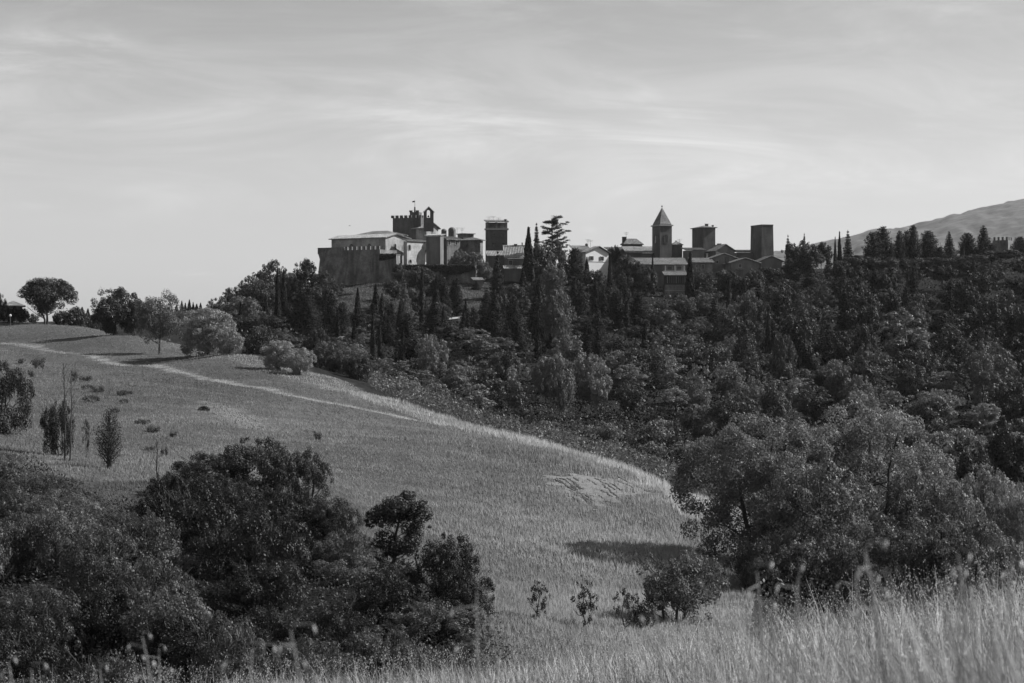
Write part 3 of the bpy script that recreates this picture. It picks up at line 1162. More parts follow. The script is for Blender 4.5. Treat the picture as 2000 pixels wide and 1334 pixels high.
# --- tall plain tower
b = Building('tall_tower', 'plain tall windowless tower with flat top right of the town', 'tower', 1472, 1488, 1511, 515, 440, 601, 18)
b.walls(M_BRICK, batter=0.25)
m = MB()
m.box(-0.06, b.R + .06, -0.06, b.L + .06, b.h, b.h + 0.25)
m.obj('coping', M_STONE_D, b.root)
m = MB()
m.box(-0.1, 0.55, -0.12, -0.005, b.z(500), b.z(453))
m.obj('pilaster', M_BRICK, b.root)
b = Building('village_house', 'gabled house with broad dark front below the plain tall tower', 'house', 1420, 1428, 1484, 540, 514, 588, 10)
b.walls(M_PLASTER_D, 'gable_y', 9)
b.roof(M_TILE, 'gable_y', over=0.5)
b.box('chimney', M_BRICK, 1421, 501, 514, 9, yoff=2)
b.window('R', 1446, 516, 522, 0.7)
b = Building('village_house', 'dark gabled house tucked right of the plain tall tower', 'house', 1478, 1486, 1528, 536, 510, 594, 10)
b.walls(M_PLASTER_D, 'gable_y', 9)
b.roof(M_TILE, 'gable_y', over=0.5)
b = Building('village_house', 'flat roofed annex in front of the broad dark gable', 'house', 1420, 1424, 1452, 545, 527, 582, 6)
b.walls(M_STONE)
b.roof(M_TILE, 'flat', over=0.3)
# --- small battlemented tower far right
b = Building('battlemented_tower', 'pale battlemented tower rising behind trees at the far right', 'tower', 1942, 1969, 1984, 505, 469, 640, 62)
b.walls(M_STONE)
b.merlons(M_STONE, 'L', 4, 0.62, 0.62, 1.0, 0.5, 0.1)
b.merlons(M_STONE, 'R', 3, 0.9, 1.0, 1.0, 0.5, 0.7)
b = Building('low_house', 'low roof glimpsed between the skyline cypresses', 'house', 1672, 1690, 1760, 515, 503, 650, 12)
b.walls(M_PLASTER_D)
b.roof(M_TILE, 'gable_x', rise=5, over=0.5)
# far left farmhouse
b = Building('farmhouse', 'dark roofed farmhouse behind the bushes at the far left', 'house', -8, 8, 42, 618, 599, 420, 14)
b.walls(M_BRICK)
b.roof(M_TILE, 'hip', rise=10, over=0.6, hip=0.4)
b.window('R', 22, 603, 609, 0.8)

# ------------------------------------------------------------------ tree prototypes
RNG = np.random.default_rng(11)
PROTO = {}


def crown_blobs(rng, centers, radii, leaf, density, asp=0.55, up=0.3, flat=1.0, out=1.5, rnd=0.55):
    """leaves spread over and inside clumps"""
    Ps, Ns = [], []
    for c, r in zip(centers, radii):
        n = max(8, int(density * 4 * math.pi * r * r / (leaf * leaf * 1.1)))
        d = sphere_dirs(n, rng)
        rr = r * (0.55 + 0.5 * rng.random(n)**0.6) * (0.85 + 0.3 * vnoise(d[:, 0] * 3 + c[0], d[:, 2] * 3 + d[:, 1] * 2 + c[1], 5))
        p = d * rr[:, None]
        p[:, 2] *= flat
        Ps.append(p + c)
        Ns.append(d * out + rng.normal(size=(n, 3)) * rnd + np.array([0, 0, up]))
    P = np.concatenate(Ps)
    Nn = np.concatenate(Ns)
    size = leaf * (0.6 + 0.7 * rng.random(len(P)))
    V, F = leaf_quads(P, Nn, size, asp, rng)
    tone = np.repeat(0.7 + 0.6 * rng.random(len(P)), 4)
    return V, F, tone


def limbs(rng, H, R, base, n, r0, lean=0.0, stems=1, bend=0.12):
    m = MB()
    tips = []
    for sidx in range(stems):
        a0 = rng.random() * 6.28
        off = 0.0 if stems == 1 else 0.35
        x = off * math.cos(a0)
        y = off * math.sin(a0)
        sp = (0.0 if stems == 1 else 0.28 * R)
        pts = []
        rad = []
        K = 6
        for i in range(K):
            t = i / (K - 1)
            pts.append((x + math.cos(a0) * sp * t + lean * t * t * H + rng.normal() * bend * (i > 0), y + math.sin(a0) * sp * t + rng.normal() * bend * (i > 0), -0.4 + t * (H * 0.86 + 0.4)))
            rad.append(r0 * (1 - 0.85 * t) + 0.01)
        m.tube(pts, rad, 7)
        for j in range(n):
            t = base + (0.9 - base) * (j + rng.random()) / n
            q = t * (K - 1)
            i = min(int(q), K - 2)
            p = Vector(pts[i]).lerp(Vector(pts[i + 1]), q - i)
            a = rng.random() * 6.28
            ln = R * (0.55 + 0.4 * rng.random()) * (1 - 0.35 * t)
            rise_ = 0.35 + 0.5 * rng.random()
            e = p + Vector((math.cos(a) * ln, math.sin(a) * ln, ln * rise_))
            mid = p.lerp(e, 0.5) + Vector((rng.normal() * .12, rng.normal() * .12, -ln * 0.08))
            rb = r0 * (1 - 0.8 * t) * 0.5
            m.tube([p, mid, e], [rb, rb * 0.6, 0.015], 5)
            tips.append((e, ln))
            for _ in range(2):
                a2 = a + rng.normal() * 0.8
                e2 = mid + Vector((math.cos(a2) * ln * 0.5, math.sin(a2) * ln * .5, ln * 0.4))
                m.tube([mid, e2], [rb * 0.4, 0.012], 4)
                tips.append((e2, ln))
    return m, tips


def proto_broad(key, seed, leaf, H=8.0, R=4.0, nblob=34, base=0.22, density=0.9, blob=(0.22, 0.36), stems=1, open_=0.0, bark=M_BARK, lean=0.0, leafmat=None, low=0.1, rnd=0.55):
    rng = np.random.default_rng(seed)
    m, tips = limbs(rng, H, R, base, 6, 0.018 * H + 0.03, lean, stems)
    cen, rad = [], []
    cz = H * (0.5 + low * 0.8)
    hz = H * (0.5 - low * 0.8)
    # lobes give the crown an uneven outline
    lob = sphere_dirs(7, rng)
    for i in range(nblob):
        d = sphere_dirs(1, rng)[0]
        amp = 0.72 + 0.28 * max(0, float((lob @ d).max())) + 0.1 * rng.normal()
        s_ = (0.45 + 0.45 * rng.random()**0.5) * amp
        r = R * (blob[0] + (blob[1] - blob[0]) * rng.random())
        c = np.array([d[0] * (R - r * 0.6) * s_ * 1.12, d[1] * (R - r * .6) * s_ * 1.12, cz + d[2] * (hz - r * 0.5) * s_ * 1.12])
        c[2] = max(c[2], H * low + r * 0.6)
        c[0] += lean * (c[2] / H)**2 * H
        cen.append(c)
        rad.append(r)
    # sprigs poking out of the outline
    for i in range(int(nblob * 0.9)):
        d = sphere_dirs(1, rng)[0]
        d[2] = abs(d[2]) * 0.9 if rng.random() < 0.75 else d[2]
        c = np.array([d[0] * R * 0.98, d[1] * R * 0.98, cz + d[2] * hz * 0.98])
        c[2] = max(c[2], H * low + 0.2)
        c[0] += lean * (c[2] / H)**2 * H
        cen.append(c)
        rad.append(R * (0.07 + 0.08 * rng.random()))
    V, F, tone = crown_blobs(rng, cen, rad, leaf, density, flat=0.9, rnd=rnd)
    V[:, 2] = np.maximum(V[:, 2], 0.05)
    PROTO[key] = dict(H=H, R=R, trunk=m.mesh('trunk', bark), crown=np_mesh('crown', V, F, leafmat or M_LEAF, tone))


def proto_cypress(key, seed, leaf, H=16.0, R=1.25, n=4500, shaggy=0.12, prof=(0.12, 0.75), clump=0):
    rng = np.random.default_rng(seed)
    t = rng.random(n)**0.9
    a = rng.random(n) * 6.283
    pr = np.minimum(1, (t / prof[0] + 0.15))**0.6 * np.clip(1 - t, 0, 1)**prof[1] * (1 + 0.25 * np.sin(t * 3.14))
    ridge = 1 + shaggy * np.sin(a * 5 + seed + np.sin(t * 9) * 0.8) + shaggy * (vnoise(a * 2.2, t * H * 0.7, seed) - 0.5) * 3.2
    # wrap seam is hidden by the noise amplitude
    r = R * pr * ridge * (0.72 + 0.3 * rng.random(n)**0.5)
    r *= 1 + 0.06 * (rng.random(n) > 0.93)
    z = 0.04 * H + t * 0.96 * H
    lean = np.sin(t * 2.2) * 0.12
    P = np.stack([r * np.cos(a) + lean, r * np.sin(a), z], 1)
    Nn = np.stack([np.cos(a), np.sin(a), np.full(n, 0.15)], 1) + rng.normal(size=(n, 3)) * 0.45
    Nn /= np.linalg.norm(Nn, axis=1, keepdims=True)
    # blades stand upright
    upv = np.array([0, 0, 1.0]) + rng.normal(size=(n, 3)) * 0.22
    T = upv - Nn * (upv * Nn).sum(1)[:, None]
    T /= np.linalg.norm(T, axis=1, keepdims=True)
    B = np.cross(Nn, T)
    s_ = (leaf * (0.6 + 0.8 * rng.random(n)))[:, None]
    V = np.stack([P + T * s_ * 1.5, P + B * s_ * 0.5, P - T * s_, P - B * s_ * 0.5], 1).reshape(-1, 3)
    F = np.arange(n * 4).reshape(-1, 4)
    tone = np.repeat(0.75 + 0.5 * rng.random(n), 4)
    m = MB()
    m.tube([(0, 0, -0.5), (0, 0, H * 0.4), (0, 0, H * 0.85)], [0.2, 0.14, 0.03], 7)
    PROTO[key] = dict(H=H, R=R * 1.1, trunk=m.mesh('trunk', M_BARK), crown=np_mesh('crown', V, F, M_NEEDLE, tone))


def proto_conifer(key, seed, leaf, H=13.0, R=2.6, tiers=15, droop=-0.15, power=0.85, irregular=0.25, base=0.1, per=14, fat=0.5):
    rng = np.random.default_rng(seed)
    m = MB()
    m.tube([(0, 0, -0.5), (0.05, 0, H * 0.5), (0, 0, H * 0.98)], [0.22, 0.13, 0.02], 7)
    Ps, Ns = [], []
    for i in range(tiers):
        t = base + (1 - base) * (i + 0.3 * rng.random()) / tiers
        rr = R * (1 - t)**power + 0.12
        k_ = max(4, int(per * (1 - 0.5 * t)))
        for j in range(k_):
            a = 6.283 * (j + rng.random()) / k_
            ln = rr * (1 - irregular + irregular * 2 * rng.random())
            nn = max(6, int(ln * fat / (leaf * leaf) * 1.7))
            q = rng.random(nn)**0.7
            wv = rng.normal(size=nn) * 0.16 * ln * (1.1 - q * 0.5)
            x = q * ln
            z = t * H + x * droop + 0.10 * ln * q * q + rng.normal(size=nn) * (0.10 + 0.09 * rr)
            Ps.append(np.stack([x * math.cos(a) - wv * math.sin(a), x * math.sin(a) + wv * math.cos(a), z], 1))
            Ns.append(np.array([0.45 * math.cos(a), 0.45 * math.sin(a), 0.7]) + rng.normal(size=(nn, 3)) * 0.55)
            if j % 2 == 0:
                m.tube([(0, 0, t * H), (ln * .85 * math.cos(a), ln * .85 * math.sin(a), t * H + ln * .85 * droop)], [0.05, 0.015], 4)
    P = np.concatenate(Ps)
    Nn = np.concatenate(Ns)
    V, F = leaf_quads(P, Nn, leaf * (0.6 + 0.8 * rng.random(len(P))), 0.4, rng)
    tone = np.repeat(0.7 + 0.6 * rng.random(len(P)), 4)
    PROTO[key] = dict(H=H, R=R, trunk=m.mesh('trunk', M_BARK), crown=np_mesh('crown', V, F, M_NEEDLE, tone))


def proto_cedar(key, seed, leaf=0.2, H=12.0, R=5.5):
    rng = np.random.default_rng(seed)
    m = MB()
    m.tube([(0, 0, -0.5), (0.1, 0, H * 0.5), (-0.2, 0, H * 0.97)], [0.35, 0.2, 0.04], 8)
    Ps, Ns = [], []
    for i in range(34):
        t = 0.34 + 0.64 * (i + rng.random()) / 34
        w = 1.0 - max(0, t - 0.8) * 2.5
        a = rng.random() * 6.283
        ln = R * w * (0.45 + 0.6 * rng.random())
        if math.cos(a) < 0 and t > 0.6:
            ln *= 0.6
        z0 = t * H
        sl = rng.uniform(0.0, 0.28)
        e = np.array([ln * math.cos(a), ln * math.sin(a), z0 + ln * sl])
        m.tube([(0, 0, z0), (e[0] * .5, e[1] * .5, z0 + ln * sl * .7), tuple(e)], [0.08, 0.05, 0.02], 5)
        for q in np.linspace(0.3, 1.0, 5):
            nn = int(70 * (0.6 + 0.6 * q))
            c = np.array([e[0] * q, e[1] * q, z0 + ln * sl * q + 0.1 + rng.normal() * 0.12])
            Ps.append(rng.normal(size=(nn, 3)) * np.array([0.42, 0.42, 0.10]) * (1.15 - 0.5 * q) + c)
            Ns.append(rng.normal(size=(nn, 3)) * 0.5 + np.array([0, 0, 1]))
    P = np.concatenate(Ps)
    Nn = np.concatenate(Ns)
    V, F = leaf_quads(P, Nn, leaf * (0.6 + 0.7 * rng.random(len(P))), 0.4, rng)
    tone = np.repeat(0.7 + 0.6 * rng.random(len(P)), 4)
    PROTO[key] = dict(H=H, R=R, trunk=m.mesh('trunk', M_BARK), crown=np_mesh('crown', V, F, M_NEEDLE, tone))


# distant wood
for i in range(6):
    proto_broad('far%d' % i, 100 + i, 0.19, nblob=30 + 4 * i, density=0.62, blob=(0.14, 0.34), low=0.04)
for i in range(2):
    proto_broad('poplar%d' % i, 140 + i, 0.18, H=11, R=2.8, nblob=30, density=0.7, blob=(0.22, 0.36), low=0.06)
for i in range(3):
    proto_broad('pine%d' % i, 160 + i, 0.2, H=9, R=5, nblob=22, density=0.8, blob=(0.18, 0.3), low=0.25)
for i in range(3):
    proto_cypress('cyp%d' % i, 200 + i, 0.3)
for i in range(3):
    proto_conifer('fir%d' % i, 220 + i, 0.2, tiers=15 + i, fat=0.8)
for i in range(3):
    proto_conifer('shag%d' % i, 240 + i, 0.2, H=12, R=2.5, tiers=18, droop=0.5, power=0.5, irregular=0.3, per=12, fat=0.85)
proto_cedar('cedar', 260)
# hedge-top and ridge trees (200-350 m)
for i in range(4):
    proto_broad('ridge%d' % i, 300 + i, 0.11, H=6, R=3.4, nblob=58, density=0.5, blob=(0.16, 0.28), stems=1 + (i % 3), low=0.0 + 0.06 * (i == 0))
proto_broad('open0', 320, 0.11, H=7.5, R=4.2, nblob=50, density=0.6, blob=(0.15, 0.27), stems=3, low=0.16)
proto_broad('open1', 321, 0.10, H=7.5, R=3.6, nblob=60, density=0.34, blob=(0.15, 0.27), stems=1, low=0.12)
for i in range(4):
    proto_broad('bush%d' % i, 340 + i, 0.16, H=3.0, R=2.4, nblob=24, density=0.55, blob=(0.2, 0.34), low=0.0, stems=2)
# near scrub (70-150 m)
for i in range(5):
    proto_broad('scrub%d' % i, 400 + i, 0.055, H=2.8, R=2.0, nblob=38, density=0.42, blob=(0.12, 0.27), low=0.0, stems=3, leafmat=M_GLOSSY)
for i in range(2):
    proto_broad('thick%d' % i, 420 + i, 0.08, H=6.0, R=3.2, nblob=46, density=0.5, blob=(0.14, 0.26), low=0.02, stems=3)
proto_broad('big0', 440, 0.085, H=10.5, R=5.6, nblob=95, density=0.5, blob=(0.08, 0.2), low=0.0, stems=4, leafmat=M_GLOSSY, rnd=1.0)
proto_broad('big1', 441, 0.085, H=10.5, R=5.6, nblob=95, density=0.5, blob=(0.08, 0.2), low=0.0, stems=5, leafmat=M_GLOSSY, rnd=1.0)
proto_broad('lean0', 450, 0.075, H=5.2, R=1.7, nblob=30, density=0.7, blob=(0.2, 0.36), low=0.1, stems=1, lean=0.12)
for i in range(3):
    proto_broad('sapling%d' % i, 460 + i, 0.06, H=2.4, R=0.9, nblob=16, density=0.45, blob=(0.16, 0.3), low=0.12, stems=1)
proto_conifer('youngfir', 470, 0.05, H=3.2, R=1.0, tiers=15, droop=0.95, power=0.8, irregular=0.35, per=7, fat=0.16)
proto_cypress('juniper', 480, 0.07, H=3.4, R=0.9, n=9000, shaggy=0.16, prof=(0.2, 0.45))
for i in range(2):
    proto_broad('tuft%d' % i, 490 + i, 0.08, H=0.9, R=1.3, nblob=7, density=0.45, blob=(0.12, 0.42), low=0.0)

random.seed(5)
COUNT = [0]


def plant(kind, name, label, cat, px, Y, top, width, tone, group=None, rot=None, maxh=None, sink=0.25):
    """a plant standing at photo column px, Y metres away, its tip at photo row top, width in photo px"""
    p = PROTO[kind]
    x = (px - 1000) / FP * Y
    g = gz(x, Y)
    h = (HY - top) / FP * Y - g
    if maxh:
        h = min(h, maxh)
    if h < 0.3:
        return None
    w = width / FP * Y
    sx = w / (2 * p['R'])
    t = thing(name, label, cat, (x, Y, g - sink), random.uniform(0, 6.28) if rot is None else rot, group, (sx, sx, (h + sink) / p['H']))
    link('trunk', p['trunk'], t)
    link('crown', p['crown'], t, color=tone)
    COUNT[0] += 1
    return t


# ------------------------------------------------------------------ named trees
G_CY = 'slender dark cypresses on the wooded slope'
cy = [
    (1033, 566, 446, 26, 'tallest dark cypress rising beside the spreading cedar'),
    (1052, 520, 545, 26, 'broad dark cypress just below the tallest cypress'),
    (824, 505, 527, 17, 'tall black cypress alone below the pale castle annex'),
    (733, 500, 556, 20, 'thicker cypress of the pair under the grassy bank'),
    (746, 496, 574, 14, 'shorter cypress leaning against the thicker one under the grassy bank'),
    (1191, 555, 496, 14, 'sharp cypress overlapping the right edge of the white house'),
    (1347, 545, 495, 22, 'tall black cypress in front of the tiled house below the squat tower'),
    (1275, 570, 498, 9, 'thin cypress tip in front of the bell tower base'),
    (698, 505, 563, 15, 'cypress standing at the left of the grassy bank below the bastion'),
    (866, 480, 600, 12, 'short cypress on the slope left of the round pale tree'),
    (909, 490, 585, 11, 'thin cypress beside the footpath on the slope'),
    (519, 480, 575, 12, 'slim cypress within the leafy trees at the left shoulder of the hill'),
    (471, 460, 590, 13, 'leftmost slim cypress on the shoulder of the hill'),
    (590, 445, 633, 10, 'thin cypress left of the dark gap in the wood'),
    (635, 450, 632, 10, 'thin cypress over the parked cars'),
    (660, 455, 618, 12, 'cypress slightly taller than its thin neighbour above the parked cars'),
    (728, 430, 610, 12, 'left column of the two tight cypresses above the pale leafy tree'),
    (742, 432, 628, 10, 'right column of the two tight cypresses above the pale leafy tree'),
    (787, 430, 640, 11, 'narrow cypress between two leafy trees in mid slope'),
    (799, 470, 615, 11, 'narrow cypress just right of a taller pair in mid slope'),
    (1424, 540, 538, 13, 'pointed cypress below the flat roofed annex'),
    (1240, 505, 588, 13, 'slim cypress rising out of the trees below the bell tower'),
    (1146, 575, 503, 14, 'leaning cypress just left of the white house wall'),
    (1631, 615, 464, 8, 'left thin cypress of the skyline pair'),
    (1640, 610, 454, 11, 'right round tipped cypress of the skyline pair'),
    (1880, 615, 476, 11, 'short black cypress tucked against a shaggy one on the skyline'),
    (1500, 430, 600, 14, 'tall dark cypress in the middle of the right slope'),
    (1560, 430, 655, 12, 'thin dark cypress trunklike in the shaded right slope'),
    (1570, 432, 650, 11, 'second thin dark cypress touching the trunklike one'),
]
for i, (px, Y, top, w, lab) in enumerate(cy):
    plant('cyp%d' % (i % 3), 'cypress', lab, 'cypress', px, Y, top, w, 0.02 + 0.006 * (i % 3), G_CY)

sk = [
    ('fir0', 1656, 612, 449, 33, 'spiky conifer right of the skyline cypress pair'),
    ('shag0', 1705, 612, 454, 47, 'shaggy cypress leaning on a taller one, leftmost of the skyline row'),
    ('shag1', 1724, 618, 442, 45, 'tall shaggy cypress against the distant mountain, left of the row'),
    ('shag2', 1757, 615, 452, 31, 'shaggy cypress left in the tight group of three on the skyline'),
    ('shag0', 1770, 622, 451, 23, 'middle and thinnest shaggy cypress in the tight skyline group of three'),
    ('shag1', 1783, 618, 440, 33, 'tallest shaggy cypress, right in the tight skyline group of three'),
    ('shag2', 1813, 622, 451, 51, 'broad shaggy cypress just right of the tight group of three'),
    ('fir1', 1854, 618, 451, 33, 'lone spired conifer between two wider gaps on the skyline'),
    ('shag0', 1889, 622, 455, 39, 'shaggy cypress with a short black cypress at its side'),
    ('fir2', 1921, 622, 439, 47, 'bushy spired conifer left of the battlemented tower'),
    ('shag1', 1993, 618, 462, 43, 'dark shaggy cypress at the right edge of the picture'),
    ('fir0', 1539, 600, 457, 22, 'pointed conifer at the left end of the rounded skyline pines'),
    ('fir1', 1571, 612, 454, 18, 'small pointed conifer poking from the rounded skyline pines'),
    ('pine0', 1560, 600, 470, 66, 'broad dark rounded pine right of the plain tall tower'),
    ('pine1', 1604, 604, 473, 48, 'rounded pine at the right end of the skyline pines'),
    ('pine2', 1582, 590, 486, 60, 'lower rounded pine in front of the skyline pines'),
    ('far0', 1545, 590, 505, 50, 'dark leafy tree at the foot of the skyline pines'),
    ('cedar', 1079, 585, 424, 84, 'spreading cedar with flat layered branches on the skyline'),
    ('fir2', 1048, 590, 433, 24, 'ragged conifer touching the left side of the spreading cedar'),
    ('fir0', 972, 545, 489, 36, 'dark conifer in front of the tiled roofs below the tower house'),
    ('fir1', 966, 470, 566, 60, 'dark conifer low on the slope left of the tall cypress'),
    ('fir2', 1004, 465, 576, 62, 'wide dark conifer under the tiled roofs, right of its twin'),
    ('shag0', 1122, 560, 485, 50, 'big dark shaggy conifer left of the white house'),
    ('fir0', 1136, 500, 556, 58, 'dark conifer below the big shaggy one by the white house'),
    ('shag2', 1205, 500, 568, 52, 'dark shaggy conifer below the sharp cypress'),
    ('pine0', 1200, 597, 479, 28, 'dark round tree between the white house and the church'),
    ('fir1', 790, 500, 545, 34, 'dark fir below the pale castle annex, left of the black cypress'),
    ('fir2', 860, 530, 530, 34, 'fir growing against the ivy wall'),
    ('fir0', 893, 520, 535, 32, 'fir under the right half of the ivy wall'),
    ('shag1', 640, 500, 565, 34, 'dark fir at the left foot of the bastion'),
    ('fir1', 612, 480, 590, 34, 'dark fir in the deep shade left of the bastion slope'),
    ('shag2', 700, 470, 600, 34, 'dark conifer on the lower slope under the grassy bank'),
    ('far1', 528, 560, 505, 72, 'tallest leafy tree on the left shoulder of the hill'),
    ('far2', 492, 545, 538, 56, 'leafy tree stepping down left of the tallest shoulder tree'),
    ('far3', 562, 556, 530, 44, 'leafy tree filling the notch between shoulder tree and bastion tree'),
    ('far4', 594, 566, 508, 52, 'dark leafy tree beside the bastion corner'),
    ('far5', 632, 560, 527, 48, 'leafy tree in front of the flared bastion corner'),
    ('far0', 455, 530, 560, 50, 'leafy tree on the outer left shoulder of the hill'),
    ('far1', 425, 520, 580, 44, 'leftmost leafy tree where the wooded hill begins'),
    ('far2', 898, 584, 487, 44, 'pale leafy bush in front of the two windowed stone wing'),
    ('far3', 925, 583, 490, 44, 'pale shrubby tree left of the striped roof'),
    ('far4', 945, 572, 512, 36, 'pale shrub right of the ivy wall end'),
    ('far5', 1060, 575, 475, 60, 'dense leafy tree under the spreading cedar'),
    ('far0', 1093, 580, 472, 44, 'leafy tree right under the cedar branches'),
    ('far2', 1080, 540, 515, 56, 'lit leafy tree below the cedar'),
    ('far3', 1165, 560, 525, 44, 'leafy tree right below the white house front'),
    ('far4', 1225, 574, 500, 54, 'rounded tree right of the sharp cypress by the white house'),
    ('far5', 1262, 570, 517, 44, 'leafy tree in front of the long balcony house'),
    ('far2', 1362, 574, 522, 34, 'leafy treetop over the foot of the windowed stone house'),
    ('far0', 1432, 574, 528, 40, 'leafy treetop against the broad dark gable'),
    ('far5', 1475, 572, 524, 42, 'leafy treetop under the plain tall tower, right of the broad gable'),
    ('far4', 1242, 572, 512, 40, 'leafy treetop against the left end of the balcony house'),
    ('pine1', 1205, 520, 560, 74, 'broad flat topped pine below the rounded tree'),
    ('far1', 1380, 570, 528, 44, 'leafy tree below the windowed stone house'),
    ('far3', 1410, 575, 524, 40, 'leafy tree at the corner of the flat roofed annex'),
    ('pine2', 1500, 580, 522, 64, 'dark spreading tree below the plain tall tower'),
    ('pine0', 1455, 570, 540, 60, 'dark spreading tree below the flat roofed annex'),
    ('shag0', 1836, 606, 482, 26, 'low shaggy cypress left of the lone spired conifer'),
    ('pine1', 1905, 596, 496, 66, 'dark rounded pine under the bushy spired conifer'),
    ('pine2', 1830, 594, 503, 76, 'dark rounded pine left below the lone spired conifer'),
    ('pine0', 1730, 594, 502, 80, 'dark rounded pine below the leftmost skyline row'),
    ('pine2', 1665, 594, 502, 60, 'dark rounded pine right below the spiky skyline conifer'),
    ('shag1', 1058, 500, 590, 44, 'dark shaggy conifer right of the tall cypress foot, in mid wood'),
    ('fir1', 1168, 470, 608, 50, 'broad dark conifer halfway down the wood under the white house'),
    ('shag0', 1248, 505, 572, 46, 'dark shaggy conifer below the tower spire, in mid wood'),
    ('fir2', 764, 480, 588, 44, 'dark conifer right of the cypress pair under the grassy bank'),
    ('shag2', 600, 470, 578, 46, 'dark shaggy conifer in the shaded left part of the wood'),
    ('fir0', 560, 470, 590, 46, 'dark conifer below the left shoulder trees'),
    ('shag1', 668, 465, 590, 40, 'dark shaggy conifer left of the grassy bank foot'),
    ('fir1', 1395, 500, 575, 44, 'dark conifer right of the black cypress below the squat tower'),
    ('shag2', 1300, 505, 600, 44, 'dark shaggy conifer under the terrace wall'),
    ('fir2', 1741, 604, 472, 26, 'small dark conifer between the tall shaggy cypress and the tight group'),
    ('shag1', 1938, 604, 476, 24, 'low shaggy cypress between the bushy conifer and battlemented tower'),
    ('fir0', 1618, 600, 480, 20, 'short dark conifer left of the skyline cypress pair'),
    ('pine1', 1955, 600, 487, 80, 'broad dark tree in front of the battlemented tower'),
    ('far0', 1870, 600, 500, 60, 'dark leafy tree under the lone spired conifer'),
    ('far2', 1780, 596, 505, 70, 'dark leafy tree under the tight skyline group of three'),
    ('far3', 1685, 596, 500, 60, 'dark leafy tree under the leftmost shaggy cypress'),
    ('far1', 1640, 590, 508, 50, 'dark leafy tree under the skyline cypress pair'),
    ('far5', 820, 560, 520, 60, 'leafy tree draped over the ivy wall left of the firs'),
    ('far4', 781, 566, 516, 32, 'leafy tree hugging the rampart spur'),
    ('poplar0', 1773, 430, 592, 104, 'large pale leafy tree glowing in the shaded right slope'),
    ('poplar1', 920, 415, 636, 100, 'large round pale tree in mid slope below the footpath'),
    ('far3', 1090, 440, 560, 66, 'lit leafy tree in mid slope right of the broad cypress'),
]
for (kd, px, Y, top, w, lab) in sk:
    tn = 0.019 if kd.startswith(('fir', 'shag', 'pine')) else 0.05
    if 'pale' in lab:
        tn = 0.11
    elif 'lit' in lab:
        tn = 0.085  # lit trees: the sunlight is put into a lighter leaf colour
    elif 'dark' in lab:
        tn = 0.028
    nm = {'fir': 'conifer', 'sha': 'shaggy_cypress', 'pin': 'pine_tree', 'ced': 'cedar_tree'}.get(kd[:3], 'leafy_tree')
    ct = 'cedar' if kd == 'cedar' else ('pine' if kd.startswith('pine') else ('cypress' if kd.startswith('shag') else ('conifer' if kd.startswith('fir') else 'tree')))
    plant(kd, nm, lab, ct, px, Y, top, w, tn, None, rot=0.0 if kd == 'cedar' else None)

# ------------------------------------------------------------------ the wood on the slope, tree by tree
LIM = [(400, 600), (430, 590), (470, 560), (500, 545), (540, 535), (575, 540), (600, 540), (640, 556), (665, 585), (690, 592), (760, 590), (775, 545), (850, 545), (900, 560), (912, 598), (948, 598), (958, 545), (1000, 540), (1010, 535),
       (1060, 520), (1110, 530), (1150, 545), (1190, 550), (1210, 530), (1290, 560), (1296, 600), (1338, 600), (1345, 545), (1440, 555), (1525, 545), (1540, 520), (1620, 520), (1700, 516), (1840, 512), (1900, 504), (2200, 500)]
LANDM = [(560, 'at the left shoulder of the hill'), (660, 'left of and below the bastion'), (770, 'below the grassy bank'), (850, 'below the pale castle annex'), (945, 'below the ivy wall'), (1010, 'below the tower house'),
         (1110, 'below the cedar'), (1205, 'below the white house'), (1335, 'below the bell tower'), (1430, 'below the squat tower'), (1525, 'below the tall plain tower'), (1620, 'below the skyline pines'),
         (1740, 'below the skyline cypress pair'), (1840, 'below the tight group of three cypresses'), (1935, 'below the bushy spired conifer'), (3000, 'below the battlemented tower')]
TIER = [(585, 'atop the wood'), (640, 'high in wood'), (700, 'in mid wood'), (760, 'low in wood'), (2000, 'at wood foot')]
FEET = [(1033, 13, 566, 640), (1052, 16, 520, 700), (824, 11, 505, 655), (733, 12, 500, 650), (746, 9, 496, 655), (1191, 9, 555, 575), (1347, 12, 545, 640), (698, 9, 505, 650), (866, 8, 480, 660), (909, 8, 490, 640), (519, 8, 480, 640), (471, 8, 460, 640), (590, 7, 445, 700), (635, 7, 450, 700), (660, 8, 455, 690), (728, 9, 430, 730), (742, 8, 432, 730), (787, 8, 430, 730), (799, 8, 470, 690), (1424, 8, 540, 600), (1240, 8, 505, 650), (1146, 8, 575, 545), (1500, 9, 430, 700), (1563, 10, 430, 740), (966, 13, 470, 680), (1004, 13, 465, 690), (1058, 11, 500, 670), (1168, 12, 470, 680), (1248, 11, 505, 650), (1136, 12, 500, 630), (764, 10, 480, 655), (600, 12, 470, 670), (560, 12, 470, 665), (668, 10, 465, 670), (920, 36, 415, 720), (1773, 40, 430, 680), (1318, 16, 570, 585)]
auto = []
rg = np.random.default_rng(77)
Yr = 585.0
row = 0
